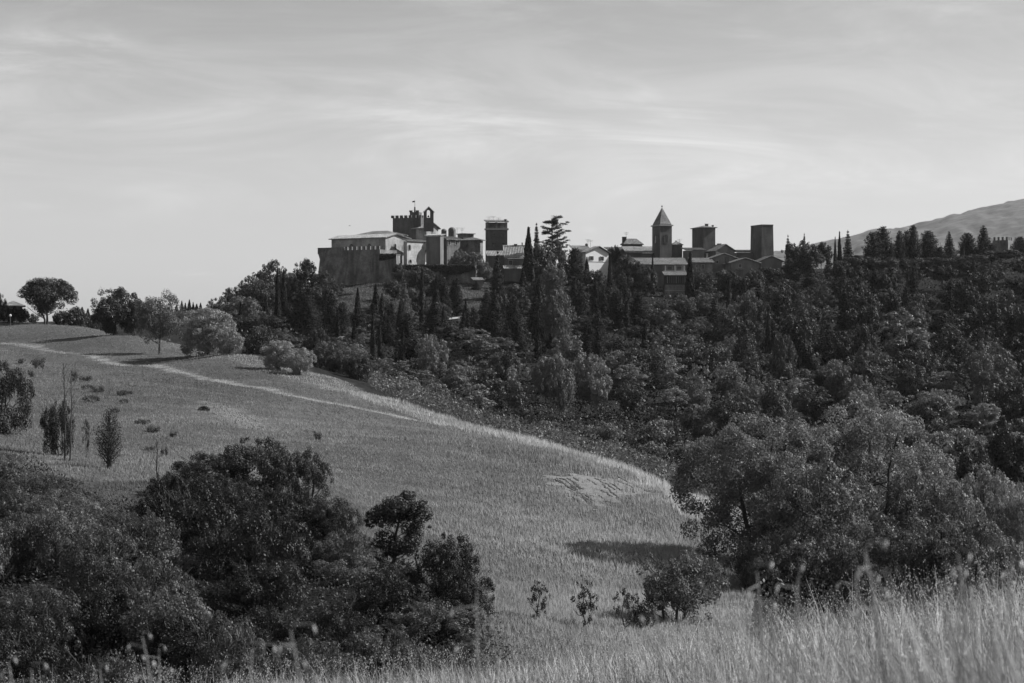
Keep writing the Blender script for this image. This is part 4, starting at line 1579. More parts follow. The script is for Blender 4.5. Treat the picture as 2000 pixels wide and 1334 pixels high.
while Yr > 205:
    sp = 7.2 * FP / Yr if Yr > 400 else 6.4 * FP / Yr
    px = 410 + rg.random() * sp
    while px < 2030:
        q = px + rg.normal() * sp * 0.22
        Y = Yr + rg.normal() * 4
        left_edge = np.interp(Y, [205, 250, 285, 300, 330, 400, 450, 520, 600], [1400, 1290, 1090, 980, 740, 560, 470, 440, 440])
        px += sp * (0.8 + 0.4 * rg.random())
        if q < left_edge:
            continue
        x = (q - 1000) / FP * Y
        g = gz(x, Y)
        hgt = rg.uniform(5.0, 13.0) if Y > 420 else rg.uniform(5.0, 12.0)
        if Y < 345:
            hgt = rg.uniform(2.6, 4.5)
        wpx = rg.uniform(4.8, 10.0) * FP / Y
        if Y < 345:
            wpx = rg.uniform(4.5, 6.5) * FP / Y
        lim = np.interp(q, [a for a, _ in LIM], [a for _, a in LIM])
        lim = max(lim, np.interp(q - wpx * .35, [a for a, _ in LIM], [a for _, a in LIM]) - 6, np.interp(q + wpx * .35, [a for a, _ in LIM], [a for _, a in LIM]) - 6)
        top = HY - (g + hgt) / Y * FP
        if top < lim:
            top = lim + rg.uniform(0, 12)
        for fx, fw_, fy, fb in FEET:
            if Y < fy and abs(q - fx) < fw_ + wpx * 0.36 and top < fb:
                top = min(fb + rg.uniform(-12, 4), HY - (g + 4.6) / Y * FP)
        if HY - g / Y * FP - top < 0.3 * hgt * FP / Y:
            continue
        # left-open grassy places and path
        gp = HY - g / Y * FP
        if Y > 500 and 660 < q < 765 and top < 592:
            continue
        if Y > 500 and 908 < q < 950:
            continue
        auto.append([q, Y, top, wpx, hgt, gp])
    Yr -= 19 if Yr > 400 else 16
    row += 1
rg.shuffle(auto)
cells = {}
for q, Y, top, wpx, hgt, gp in auto:
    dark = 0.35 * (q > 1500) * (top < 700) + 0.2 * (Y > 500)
    r_ = rg.random()
    mid_ = 560 < q < 1260 and Y > 415
    lim = np.interp(q, [a for a, _ in LIM], [a for _, a in LIM])
    if mid_:
        r_ *= 0.46
    elif Y < 415:
        r_ = 0.30 + 0.7 * r_
    if Y > 415 and r_ < 0.20:
        kd, nm, ct, kw, tn = 'fir%d' % rg.integers(3), 'conifer', 'conifer', 'dark conifer', 0.017
        wpx *= 0.66
        top = max(top - (rg.uniform(10, 40) if mid_ else 10), lim)
    elif 380 < Y and r_ < 0.30:
        kd, nm, ct, kw, tn = 'pine%d' % rg.integers(3), 'pine_tree', 'pine', 'rounded pine', 0.028
    elif Y < 345:
        kd, nm, ct, kw, tn = 'bush%d' % rg.integers(4), 'bush', 'bush', 'leafy bush', rg.uniform(0.08, 0.14)
    elif Y > 400 and q < 1500 and r_ < 0.37:
        kd, nm, ct, kw, tn = 'cyp%d' % rg.integers(3), 'cypress', 'cypress', 'slim cypress', 0.02
        wpx = rg.uniform(12, 19)
        top = max(top - rg.uniform(15, 45), lim - 8)
    elif r_ < 0.50:
        kd, nm, ct, kw, tn = 'poplar%d' % rg.integers(2), 'leafy_tree', 'tree', 'tall pale tree', rg.uniform(0.085, 0.125)
        wpx *= 0.75
    else:
        kd, nm, ct = 'far%d' % rg.integers(6), 'leafy_tree', 'tree'
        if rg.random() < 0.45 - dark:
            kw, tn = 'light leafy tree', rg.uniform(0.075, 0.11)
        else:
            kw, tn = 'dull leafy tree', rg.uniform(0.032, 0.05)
    if Y < 405 and ct != 'conifer':
        tn *= 1.4
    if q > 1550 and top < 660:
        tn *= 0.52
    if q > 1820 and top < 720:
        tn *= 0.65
    lm = next(s_ for a, s_ in LANDM if q < a)
    ti = next(s_ for a, s_ in TIER if top < a)
    cells.setdefault((kw, ti, lm), []).append((q, Y, top, wpx, kd, nm, ct, tn))
ORD = ['first', 'second', 'third', 'fourth', 'fifth', 'sixth', 'seventh', 'eighth', 'ninth', 'tenth', 'eleventh', 'twelfth']
ORDX = ORD + ['thirteenth', 'fourteenth', 'fifteenth', 'sixteenth']
for (kw, ti, lm), lst in cells.items():
    lst.sort()
    for i, (q, Y, top, wpx, kd, nm, ct, tn) in enumerate(lst):
        lab = kw + ' ' + ti + ' ' + lm
        if len(lst) > 1:
            lab += ', ' + ORDX[min(i, 15)] + ' from left'
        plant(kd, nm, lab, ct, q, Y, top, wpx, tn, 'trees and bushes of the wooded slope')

# far treeline left of the hill
for i, (px, top, w) in enumerate([(355, 588, 10), (362, 592, 9), (370, 586, 11), (377, 591, 9), (384, 594, 12), (392, 592, 10), (160, 600, 14), (172, 603, 12), (345, 596, 12)]):
    plant('cyp%d' % (i % 3), 'cypress', 'tiny distant cypress on the left skyline, %s of its row' % (ORD[[2, 3, 4, 5, 6, 7, 0, 0, 1][i]] if i not in (6, 7) else ['leftmost', 'next to leftmost'][i - 6]), 'cypress', px, 760, top, w, 0.03, 'distant cypresses left of the hill')

# ------------------------------------------------------------------ ridge trees on the left
rd = [
    ('open0', 92, 330, 542, 112, 0.04, 'open crowned forked tree on the ridge at the left'),
    ('ridge1', 228, 300, 560, 100, 0.038, 'dark dense tree on the ridge, left of the bare topped one'),
    ('ridge0', 262, 300, 585, 66, 0.05, 'bushy tree filling the space between the dense and the bare topped tree'),
    ('open1', 312, 276, 571, 100, 0.10, 'thin leafed tree with clear trunk on the ridge'),
    ('ridge2', 402, 268, 600, 120, 0.2, 'large pale round bush on the ridge right of the thin leafed tree'),
    ('ridge3', 447, 262, 640, 58, 0.2, 'smaller pale bush at the right shoulder of the large pale one'),
    ('ridge2', 545, 246, 664, 76, 0.22, 'pale willowy bush at the ridge edge, left half'),
    ('ridge1', 588, 243, 678, 60, 0.22, 'pale willowy bush at the ridge edge, right half'),
    ('ridge0', 515, 330, 640, 84, 0.04, 'dark bush behind the pale willowy ones'),
    ('ridge1', 655, 262, 664, 96, 0.085, 'mid toned round bush right of the willowy bushes'),
    ('ridge3', 700, 258, 690, 56, 0.055, 'lower round bush leaning on the mid toned one'),
    ('ridge0', 620, 300, 640, 60, 0.035, 'dark bush behind the gap between the willowy bushes'),
    ('ridge3', -6, 330, 572, 40, 0.05, 'tree cut by the left edge near the farmhouse'),
    ('bush1', 25, 330, 597, 34, 0.03, 'dark clipped bush in front of the farmhouse'),
    ('bush0', 42, 332, 601, 30, 0.04, 'bush right of the farmhouse hiding its wall corner'),
    ('bush3', 6, 334, 604, 30, 0.045, 'low bush left of the globe lamp'),
    ('bush2', 150, 335, 600, 50, 0.055, 'pale bush right behind the forked tree'),
    ('bush0', 120, 338, 606, 36, 0.05, 'small bush under the forked tree crown'),
    ('bush3', 185, 340, 614, 30, 0.05, 'low bush left of the dark dense tree'),
    ('bush1', 60, 345, 612, 34, 0.04, 'low bush behind the forked tree trunk'),
    ('scrub2', 6, 148, 705, 120, 0.03, 'dark dense bush cut by the left edge above the field'),
    ('scrub1', 112, 137, 778, 66, 0.03, 'dark round bush at the foot of the bare pole tree'),
    ('sapling0', 168, 138, 818, 18, 0.05, 'thin pale sapling between two dark shrubs'),
    ('youngfir', 213, 131, 805, 60, 0.035, 'small upright fir with rising branches in the field'),
    ('sapling1', 1053, 93, 1133, 44, 0.035, 'dark sapling left of its twin at the field foot'),
    ('sapling2', 1141, 94, 1128, 54, 0.035, 'dark forked sapling right of its twin at the field foot'),
    ('sapling0', 1218, 96, 1148, 44, 0.05, 'faint thin sapling left of the grey rounded bush'),
    ('scrub0', 1325, 102, 1068, 180, 0.10, 'grey rounded bush below the field, left of the big leafy tree'),
    ('bush2', 1250, 98, 1180, 60, 0.04, 'low dark bush under the faint sapling'),
    ('scrub3', 1458, 118, 1075, 90, 0.08, 'small dark bush at the left skirt of the big leafy tree'),
    ('big0', 1486, 128, 812, 318, 0.13, 'big dark leafy tree, left crown of the pair in the foreground'),
    ('big1', 1690, 132, 797, 350, 0.16, 'big glittering leafy tree, right crown of the foreground pair'),
    ('thick0', 1600, 120, 900, 240, 0.12, 'lower leafy tree between the two big crowns'),
    ('thick1', 1830, 126, 900, 190, 0.13, 'paler leafy tree at the right of the big pair'),
    ('thick0', 1925, 132, 915, 150, 0.17, 'pale leafy tree at the right edge behind the tall grass'),
    ('thick1', 1985, 120, 930, 110, 0.17, 'pale tree cut by the right edge behind the tall grass'),
    ('poplar0', 1945, 150, 900, 36, 0.07, 'narrow pale sprout above the pale trees on the right'),
    ('thick1', 1760, 112, 1000, 170, 0.09, 'leafy shrub under the right big crown'),
    ('thick0', 1900, 110, 1010, 190, 0.11, 'leafy shrub beneath the paler trees'),
    ('scrub4', 1550, 117, 1035, 150, 0.12, 'leafy bush hiding the stems of the left big crown'),
    ('scrub1', 1660, 118, 1020, 160, 0.12, 'leafy bush hiding the stems of the right big crown'),
    ('scrub2', 1500, 116, 1065, 100, 0.09, 'low leafy bush at the left foot of the big tree'),
    ('far1', 1890, 250, 850, 90, 0.035, 'dark tree behind the right big crown'),
    ('far2', 1975, 262, 815, 100, 0.024, 'black rounded tree at the right edge behind the pale trees'),
    ('far3', 1270, 285, 885, 56, 0.045, 'round bush just beyond the field crest'),
    ('thick0', 405, 121, 884, 150, 0.036, 'black leafy tree in the scrub, left of its taller twin'),
    ('thick1', 500, 118, 847, 150, 0.034, 'black leafy tree in the scrub, centre of the dark group'),
    ('thick0', 598, 120, 878, 105, 0.04, 'dark leafy tree at the right of the dark scrub group'),
    ('juniper', 343, 108, 932, 62, 0.05, 'pale feathery juniper at the left foot of the dark scrub group'),
    ('scrub0', 318, 112, 925, 70, 0.022, 'black bush tight behind the feathery juniper'),
    ('lean0', 765, 101, 955, 135, 0.036, 'leaning dark tree sticking out of the scrub into the field'),
    ('thick1', 872, 92, 1035, 130, 0.028, 'dark pointed tree in front of the field, right end of the scrub'),
    ('thick0', 905, 88, 1105, 130, 0.03, 'dark spreading shrub at the right foot of the scrub'),
    ('thick0', 655, 104, 972, 105, 0.055, 'mid grey tree left of the leaning dark one'),
    ('thick1', 785, 92, 1095, 90, 0.035, 'dark thicket between the leaning tree and the pointed tree'),
    ('far2', 652, 545, 548, 44, 0.04, 'leafy tree at the left edge of the grassy bank under the bastion'),
    ('far0', 640, 530, 566, 50, 0.05, 'lower leafy tree at the left of the grassy bank'),
    ('bush0', 682, 552, 572, 26, 0.05, 'bush on the grassy bank beneath the bastion, left one'),
    ('bush2', 716, 556, 570, 22, 0.05, 'bush on the grassy bank beneath the bastion, middle one'),
    ('far4', 770, 540, 548, 44, 0.045, 'leafy tree at the right edge of the grassy bank'),
    ('far1', 752, 515, 578, 40, 0.055, 'small leafy tree low at the right of the grassy bank'),
    ('far3', 800, 520, 560, 50, 0.06, 'leafy tree between the fir and the black cypress'),
    ('far5', 855, 500, 590, 54, 0.055, 'leafy tree right of the black cypress under the ivy wall'),
    ('fir1', 930, 560, 548, 22, 0.03, 'little fir beside the garden shed'),
    ('fir0', 950, 520, 560, 36, 0.025, 'dark fir at the right side of the bare slope with the path'),
    ('far3', 1003, 528, 552, 50, 0.05, 'leafy tree under the striped lean-to roof'),
    ('far0', 1046, 525, 566, 50, 0.045, 'leafy tree right of the tall cypress foot'),
    ('far2', 968, 515, 590, 44, 0.05, 'small leafy tree at the right end of the footpath'),
    ('far5', 1320, 545, 596, 46, 0.05, 'leafy tree just under the sunlit terrace wall'),
    ('far1', 1290, 540, 588, 40, 0.04, 'leafy tree left under the sunlit terrace wall'),
    ('bush3', 398, 178, 793, 22, 0.03, 'single dark tuft in the open field by the stony patch'),
]
for (kd, px, Y, top, w, tn, lab) in rd:
    nm = 'sapling' if 'sapling' in kd else ('juniper' if kd == 'juniper' else ('young_fir' if kd == 'youngfir' else ('bush' if ('bush' in lab or 'shrub' in lab or 'tuft' in lab or 'thicket' in lab) else 'leafy_tree')))
    ct = nm.replace('leafy_tree', 'tree').replace('young_fir', 'fir').replace('_', ' ')
    plant(kd, nm, lab, ct, px, Y, top, w, tn, rot=0.0 if kd == 'lean0' else None)


def bare_tree(label, px, Y, top, spread, seed, stems=1, nb=16):
    rng = np.random.default_rng(seed)
    x = (px - 1000) / FP * Y
    g = gz(x, Y)
    h = (HY - top) / FP * Y - g
    t = thing('bare_tree', label, 'bare tree', (x, Y, g - 0.2), 0)
    for s_ in range(stems):
        m = MB()
        x0 = (s_ - (stems - 1) / 2) * 0.35
        H_ = h * (1 - 0.12 * s_)
        pts = [(x0 + rng.normal() * 0.05 * (i > 0) + x0 * 0.3 * i / 6, rng.normal() * 0.05, H_ * i / 6) for i in range(7)]
        m.tube(pts, [0.055 * (1 - 0.8 * i / 6) + 0.008 for i in range(7)], 6)
        m.obj('trunk', M_BARK, t)
        m = MB()
        for j in range(nb):
            q = 0.2 + 0.78 * (j + rng.random()) / nb
            i = min(int(q * 6), 5)
            p = Vector(pts[i]).lerp(Vector(pts[i + 1]), q * 6 - i)
            a = rng.random() * 6.28
            ln = spread * (0.4 + 0.6 * rng.random()) * (1.1 - 0.5 * q)
            e = p + Vector((math.cos(a) * ln * .55, math.sin(a) * ln * .55, ln * 1.1))
            m.tube([p, p.lerp(e, .5) + Vector((0, 0, -0.05)), e], [0.018, 0.013, 0.006], 4)
            for _ in range(2):
                b0 = p.lerp(e, rng.uniform(.3, .8))
                e2 = b0 + Vector((rng.normal() * ln * .2, rng.normal() * ln * .2, ln * .4))
                m.tube([b0, e2], [0.010, 0.005], 3)
        m.obj('branches', M_BARK, t)


bare_tree('tall bare pole tree standing in front of a dark round bush', 132, 134, 703, 0.9, 1, 2)
bare_tree('short dead tree leaning at the left of the dark scrub group', 306, 118, 850, 0.8, 2, 1, 9)
bare_tree('thin bare stick tree seen through the gap between scrub trees', 816, 102, 1035, 0.6, 3, 1, 5)

# ------------------------------------------------------------------ scrub, lower left: bush by bush
top_edge = [(-60, 875), (0, 880), (60, 905), (130, 945), (200, 985), (280, 990), (310, 960), (350, 915), (560, 950), (640, 1010), (700, 1050), (740, 1085), (820, 1120), (900, 1150), (960, 1170), (980, 1250), (1010, 1290)]
cells = {}
rg = np.random.default_rng(31)
SL = [(150, 'by the left edge'), (330, 'left of the juniper'), (480, 'below the black tree twins'), (640, 'below the dark scrub group'), (780, 'left of the leaning dark tree'), (2000, 'below the pointed dark tree')]
ST = [(960, 'at the rim'), (1040, 'in upper scrub'), (1120, 'in middle scrub'), (1200, 'in lower scrub'), (3000, 'at scrub foot')]
Y = 124.0
while Y > 58:
    sp = 2.35 * FP / Y
    q = -70 + rg.random() * sp
    while q < 960:
        qq = q + rg.normal() * sp * 0.2
        q += sp * (0.75 + 0.5 * rg.random())
        Yq = Y + rg.normal() * 1.3
        x = (qq - 1000) / FP * Yq
        g = gz(x, Yq)
        hh = rg.uniform(1.0, 3.6)
        top = HY - (g + hh) / Yq * FP
        lim = np.interp(qq, [a for a, _ in top_edge], [a for _, a in top_edge])
        if top < lim:
            if lim - top > 70:
                continue
            top = lim + rg.uniform(0, 14)
        if (HY - g / Yq * FP) - top < 26 or top > 1330:
            continue
        w = rg.uniform(2.8, 4.2) * FP / Yq
        r_ = rg.random()
        kw, tn = ('pale leafy shrub', rg.uniform(0.09, 0.13)) if r_ < 0.35 else (('grey leafy shrub', rg.uniform(0.06, 0.085)) if r_ < 0.75 else ('dark leafy shrub', rg.uniform(0.025, 0.033)))
        if 300 < qq < 655 and top < 1040:
            kw, tn = 'dark leafy shrub', rg.uniform(0.02, 0.028)
        cells.setdefault((kw, next(s_ for a, s_ in ST if top < a), next(s_ for a, s_ in SL if qq < a)), []).append((qq, Yq, top, w, tn))
    Y -= 5.2
for (kw, ti, lm), lst in cells.items():
    lst.sort()
    for i, (q, Yq, top, w, tn) in enumerate(lst):
        lab = kw + ' ' + ti + ' ' + lm
        if len(lst) > 1:
            lab += ', ' + ORDX[min(i, 15)] + ' from left'
        plant('scrub%d' % rg.integers(5), 'shrub', lab, 'shrub', q, Yq, top, w, tn, 'shrubs of the lower left scrub')

# dark tufts in the field
TF = [(42, 712), (75, 725), (60, 738), (75, 716), (145, 738), (172, 745), (172, 762), (245, 772), (192, 768), (243, 790), (180, 788), (280, 835), (300, 848), (175, 808), (255, 812), (340, 858), (362, 866), (290, 880), (322, 888), (62, 795), (150, 745), (225, 812), (620, 858), (640, 865), (958, 1020), (985, 1015), (1010, 1060), (238, 775)]
for i, (px, py) in enumerate(sorted(TF)):
    x, Y = on_ground(px, py, 90)
    plant('tuft%d' % (i % 2), 'weed_tuft', 'dark low weed tuft in the field, ' + (ORD + ['thirteenth', 'fourteenth', 'fifteenth', 'sixteenth', 'seventeenth', 'eighteenth', 'nineteenth', 'twentieth', 'twenty-first', 'twenty-second', 'twenty-third', 'twenty-fourth', 'twenty-fifth', 'twenty-sixth', 'twenty-seventh', 'twenty-eighth'])[i] + ' counted from the left', 'weed tuft', px, Y, py - rg.uniform(6, 17), rg.uniform(14, 44), rg.uniform(0.04, 0.06), 'dark weed tufts scattered in the field', sink=0.05)

# ------------------------------------------------------------------ ivy, undergrowth, grass (nobody could count these)


def scatter_leaves(name, P, Nn, leaf, mat, tone, asp=0.5, seed=1, **kw):
    rng = np.random.default_rng(seed)
    V, F = leaf_quads(P, Nn, leaf * (0.6 + 0.8 * rng.random(len(P))), asp, rng)
    tn = np.repeat((0.7 + 0.6 * rng.random(len(P))), 4)
    o = link(name, np_mesh(name, V, F, mat, tn), color=tone, **kw)
    o['kind'] = 'stuff'
    return o


rng = np.random.default_rng(5)
# ivy over walls, hung as parts
for B_, n, dep in ((RETW, 5200, 2.4), (SPUR, 1500, 1.6)):
    y = rng.random(n) * B_.L
    drop = dep * rng.random(n)**1.3 * (0.35 + 1.1 * vnoise(y * 0.5, y * 0 + 3, 2))
    z = B_.h + 0.35 - drop
    x = -0.25 - 0.25 * rng.random(n) + (drop < 0.2) * rng.random(n) * B_.R
    V, F = leaf_quads(np.stack([x, y, z], 1), rng.normal(size=(n, 3)) * 0.6 + np.array([-1, 0, 0.4]), 0.2 * (0.6 + 0.8 * rng.random(n)), 0.7, rng)
    iv = link('ivy', np_mesh('ivy', V, F, M_LEAF, np.repeat(0.7 + 0.6 * rng.random(n), 4)), B_.root, color=0.035)
    iv['kind'] = 'stuff'

# undergrowth on the wooded slope
n = 95000
Y = 285 + rng.random(n) * 330
px = 380 + rng.random(n) * 1800
x = (px - 1000) / FP * Y
keep = (px > np.interp(Y, [285, 330, 400, 450, 520, 620], [1150, 700, 520, 430, 420, 420])) & ~((Y > 512) & (px > 655) & (px < 780)) & ~((Y > 505) & (px > 890) & (px < 1040))
x, Y = x[keep], Y[keep]
z = ground_z(x, Y) + rng.random(len(x))**1.3 * 2.2 * (0.3 + 1.2 * vnoise(x / 3.5, Y / 3.5, 51))
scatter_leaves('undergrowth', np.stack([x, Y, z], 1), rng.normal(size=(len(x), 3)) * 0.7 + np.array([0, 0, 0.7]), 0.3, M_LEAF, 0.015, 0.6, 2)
# undergrowth between the near shrubs and behind the crest
n = 130000
Y = 56 + rng.random(n)**0.8 * 75
px = -120 + rng.random(n) * 1120
x = (px - 1000) / FP * Y
g0 = ground_z(x, Y)
py = HY - g0 / Y * FP
keep = py > np.interp(px, [a for a, _ in top_edge], [a for _, a in top_edge]) + 4
x, Y, g0 = x[keep], Y[keep], g0[keep]
scatter_leaves('bramble', np.stack([x, Y, g0 + rng.random(len(x))**1.4 * 0.75], 1), rng.normal(size=(len(x), 3)) * 0.7 + np.array([0, 0, 0.6]), 0.075, M_LEAF, 0.042, 0.5, 3)
n = 60000
Y = 110 + rng.random(n) * 190
px = 1400 + rng.random(n) * 700
x = (px - 1000) / FP * Y
keep = ~in_field(x, Y) & (px > np.interp(Y, [110, 145, 170, 210, 300], [1470, 1470, 1400, 1400, 1400]))
x, Y = x[keep], Y[keep]
scatter_leaves('ground_bushes', np.stack([x, Y, ground_z(x, Y) + rng.random(len(x))**1.4 * 1.5], 1), rng.normal(size=(len(x), 3)) * 0.7 + np.array([0, 0, 0.6]), 0.16, M_LEAF, 0.045, 0.55, 4)


def blades(name, x, y, h, w, tone, mat, lean=0.25, seed=1, color=1.0, z=None, curve=True):
    """upright grass blades: two-segment tapering strips"""
    rng = np.random.default_rng(seed)
    n = len(x)
    if z is None:
        z = ground_z(x, y)
    z = z - 0.03
    a = rng.random(n) * 3.1416
    dx, dy = np.cos(a) * w / 2, np.sin(a) * w / 2
    lx = rng.normal(size=n) * lean * h - 0.08 * h
    ly = rng.normal(size=n) * lean * h
    b0 = np.stack([x - dx, y - dy, z], 1)
    b1 = np.stack([x + dx, y + dy, z], 1)
    if curve:
        m0 = np.stack([x - dx * .8 + lx * .35, y - dy * .8 + ly * .35, z + h * .6], 1)
        m1 = np.stack([x + dx * .8 + lx * .35, y + dy * .8 + ly * .35, z + h * .6], 1)
        t0 = np.stack([x + lx - dx * .1, y + ly - dy * .1, z + h], 1)
        t1 = np.stack([x + lx + dx * .1, y + ly + dy * .1, z + h], 1)
        V = np.stack([b0, b1, m1, m0, t1, t0], 1).reshape(-1, 3)
        k = np.arange(n)[:, None] * 6
        F = np.concatenate([k + np.array([[0, 1, 2, 3]]), k + np.array([[3, 2, 4, 5]])])
        tn = np.repeat(tone, 6)
    else:
        t0 = np.stack([x + lx, y + ly, z + h], 1)
        V = np.stack([b0, b1, t0], 1).reshape(-1, 3)
        F = np.arange(n * 3).reshape(-1, 3)
        tn = np.repeat(tone, 3)
    o = link(name, np_mesh(name, V, F, mat, tn), color=color)
    o['kind'] = 'stuff'
    return o


# meadow: short dry grass over the whole field
n = 680000
Y = 1 / (1 / 380 + rng.random(n) * (1 / 80 - 1 / 380))
px = -150 + rng.random(n) * 1660
x = (px - 1000) / FP * Y
f = in_field(x, Y) & ~(in_poly(x + (vnoise(x * 1.1, Y * 0.8, 70) - 0.5) * 3.4, Y + (vnoise(x * 0.9, Y * 1.1, 71) - 0.5) * 4.5, PATCH) & (rng.random(n) < 0.62 + 0.45 * (vnoise(x / 1.5, Y / 2.5, 40)))) & ~(in_poly(x, Y, STONY) & (rng.random(n) < 0.55))
x, Y, px = x[f], Y[f], px[f]
pat = vnoise(x / 16, Y / 16, 21) * 0.45 + vnoise(x / 5, Y / 5, 22) * 0.3 + vnoise(x / 1.3, Y / 1.3, 23) * 0.5
d = seg_dist(x, Y, TRACK)
dr = seg_dist(x, Y, RIDGE)
tone = 0.055 + 0.17 * pat**1.3 + 0.09 * rng.random(len(x))**2
lower = np.clip((px - 750) / 400, 0, 1)
tone += 0.085 * lower * (0.45 + 1.2 * vnoise(x / 12, Y / 12, 33))
wob = (vnoise(x / 5, Y / 5, 31) - 0.5) * 1.6
tone = np.where((d < 0.75 + wob * 0.5) & (d > 0.0), 0.27 + 0.1 * rng.random(len(x)), tone)
tone = np.where((d > 1.6) & (d < 9) & (Y > 180), tone * 0.78, tone)
tone = np.where(dr < 3.6 + wob * 2.0, tone * 0.7 + 0.10 + 0.2 * rng.random(len(x)), tone)
tone = np.where((Y < 124) & (px < 700), tone * 0.55, tone)
h = (0.10 + 0.2 * rng.random(len(x))**1.5) * (0.75 + 0.8 * lower) * (0.7 + 0.6 * vnoise(x / 2, Y / 2, 24))
h = np.where(dr < 4.5, h * np.where(Y < 225, 1.8, 1.1), h)
blades('meadow_grass', x, Y, h, 0.027 + 0.0003 * Y, tone, M_STRAW, 0.22, 6, 1.0, curve=False)

# rough grass on the open banks under the town
n = 26000
x = np.concatenate([(rng.uniform(640, 790, n) - 1000), (rng.uniform(895, 960, n // 2) - 1000)]) / FP
Y = np.concatenate([rng.uniform(505, 590, n), rng.uniform(500, 575, n // 2)])
x = x * Y
blades('bank_grass', x, Y, 0.2 + 0.4 * rng.random(len(x)) * vnoise(x / 2, Y / 2, 60), np.full(len(x), 0.28), (0.05 + 0.16 * vnoise(x / 3, Y / 3, 61) * rng.random(len(x))), M_STRAW, 0.3, 16, 1.0, curve=False)

n = 90000
Y = 195 + rng.random(n) * 175
px = 720 + rng.random(n) * 700
x = (px - 1000) / FP * Y
keep = Y > crest_Y(px) + 14
x, Y = x[keep], Y[keep]
scatter_leaves('valley_scrub', np.stack([x, Y, ground_z(x, Y) + rng.random(len(x))**1.3 * 2.0 * (0.3 + vnoise(x / 3, Y / 3, 52))], 1), rng.normal(size=(len(x), 3)) * 0.8 + np.array([0, 0, 0.4]), 0.17, M_LEAF, 0.10, 0.5, 8)

# bare cracked earth in the field
M_EARTH = solid_mat('cracked_earth', 0.15, 1.0, 0.45, 1.6, 1.0, 12)
pc = np.array(PATCH)
px0, px1 = pc[:, 0].min() - 1, pc[:, 0].max() + 1
py0, py1 = pc[:, 1].min() - 1, pc[:, 1].max() + 1
sx_, sy_ = np.meshgrid(np.linspace(px0 - 2, px1 + 2, 90), np.linspace(py0 - 2, py1 + 2, 120))
ins = in_poly(sx_ + (vnoise(sx_ * 1.1, sy_ * 0.8, 70) - 0.5) * 3.4, sy_ + (vnoise(sx_ * 0.9, sy_ * 1.1, 71) - 0.5) * 4.5, PATCH)
sz = ground_z(sx_, sy_) + 0.015 + 0.06 * vnoise(sx_ * 2, sy_ * 2, 6)
idx = np.arange(sx_.size).reshape(sx_.shape)
ok_ = ins[:-1, :-1] & ins[1:, 1:] & ins[1:, :-1] & ins[:-1, 1:]
F = np.stack([idx[:-1, :-1], idx[:-1, 1:], idx[1:, 1:], idx[1:, :-1]], -1)[ok_]
be = link('bare_earth', np_mesh('bare_earth', np.stack([sx_, sy_, sz], -1).reshape(-1, 3), F, M_EARTH, None, True))
be['kind'] = 'structure'
M_CRACK = solid_mat('crack_shade', 0.06, 1.0, 0.3, 2)  # dark colour stands in for the shade inside cracks and gully
cr = MB()
crk = random.Random(4)


def crack(pts, w):
    """a closed dark strip for the shade in a fissure, lip raised on its far side, following the slope"""
    q = []
    for a, c in zip(pts[:-1], pts[1:]):
        for i in range(5):
            t = i / 5
            q.append((a[0] + (c[0] - a[0]) * t + crk.gauss(0, 0.7), a[1] + (c[1] - a[1]) * t + crk.gauss(0, 0.35)))
    q.append(pts[-1])
    P = [on_ground(a, b_, 100) for a, b_ in q]
    vv = []
    for i, (X_, Y_) in enumerate(P):
        ww_ = 0.35 * w * (0.35 + crk.random()) * (0.4 if i in (0, len(P) - 1) else 1)
        z_ = gz(X_, Y_) + 0.02
        vv += [(X_ - 0.04, Y_ - ww_ * 1.5, z_ + 0.05), (X_ + 0.04, Y_ + ww_ * 1.5, z_ + 0.075), (X_, Y_, z_ - 0.3)]
    ff = []
    for i in range(len(P) - 1):
        a = 3 * i
        ff += [(a, a + 3, a + 5, a + 2), (a + 2, a + 5, a + 4, a + 1), (a, a + 1, a + 4, a + 3)]
    cr.poly(vv, ff)


for i in range(30):
    a_, b0 = crk.uniform(1078, 1215), crk.uniform(941, 978)
    ln_ = crk.uniform(10, 34)
    if b0 + ln_ * 0.62 > 1000 - abs(a_ + ln_ - 1165) * 0.35:
        continue
    crack([(a_, b0), (a_ + ln_ * 0.5, b0 + ln_ * 0.28), (a_ + ln_, b0 + ln_ * 0.6)], crk.uniform(0.05, 0.13))
crack([(1083, 946), (1112, 958), (1132, 968), (1150, 985), (1164, 995)], 0.16)
crack([(1108, 943), (1128, 957), (1140, 962)], 0.14)
cr.obj('soil_cracks', M_CRACK)['kind'] = 'stuff'
cr = MB()
crack([(1206, 932), (1225, 942), (1243, 953), (1256, 962)], 0.5)
cr.obj('erosion_gully', M_CRACK, label='long dark erosion gully cutting the grass beside the bare earth patch', category='gully')
# pale stones
st = MB()
for i in range(420):
    px_, py_ = crk.uniform(395, 545), crk.uniform(785, 842)
    X_, Y_ = on_ground(px_, py_, 120, 240)
    if not in_poly(np.array([X_]), np.array([Y_]), STONY)[0]:
        continue
    r_ = crk.uniform(0.04, 0.09)
    z_ = gz(X_, Y_)
    st.box(X_ - r_, X_ + r_, Y_ - r_, Y_ + r_, z_ - 0.05, z_ + r_ * 1.1, r_ * 0.4)
st.obj('loose_stones', M_TRIM)['kind'] = 'stuff'

# footpath on the slope under the town
pth = [((px - 1000) / FP * Y, Y) for px, Y in [(850, 508), (880, 512), (910, 516), (940, 520), (975, 524), (1010, 530), (1040, 536)]]
vv, ff = [], []
for i, (X_, Y_) in enumerate(pth):
    for s_ in (-1, 1):
        vv.append((X_, Y_ + s_ * 1.6, gz(X_, Y_ + s_ * 1.6) + 0.25))
    if i:
        a = 2 * i
        ff.append((a - 2, a, a + 1, a - 1))
M_PATH = solid_mat('gravel', 0.3, 1.0, 0.2, 2)
mm = MB()
mm.poly(vv, ff)
mm.obj('path', M_PATH)['kind'] = 'structure'

# ------------------------------------------------------------------ small things


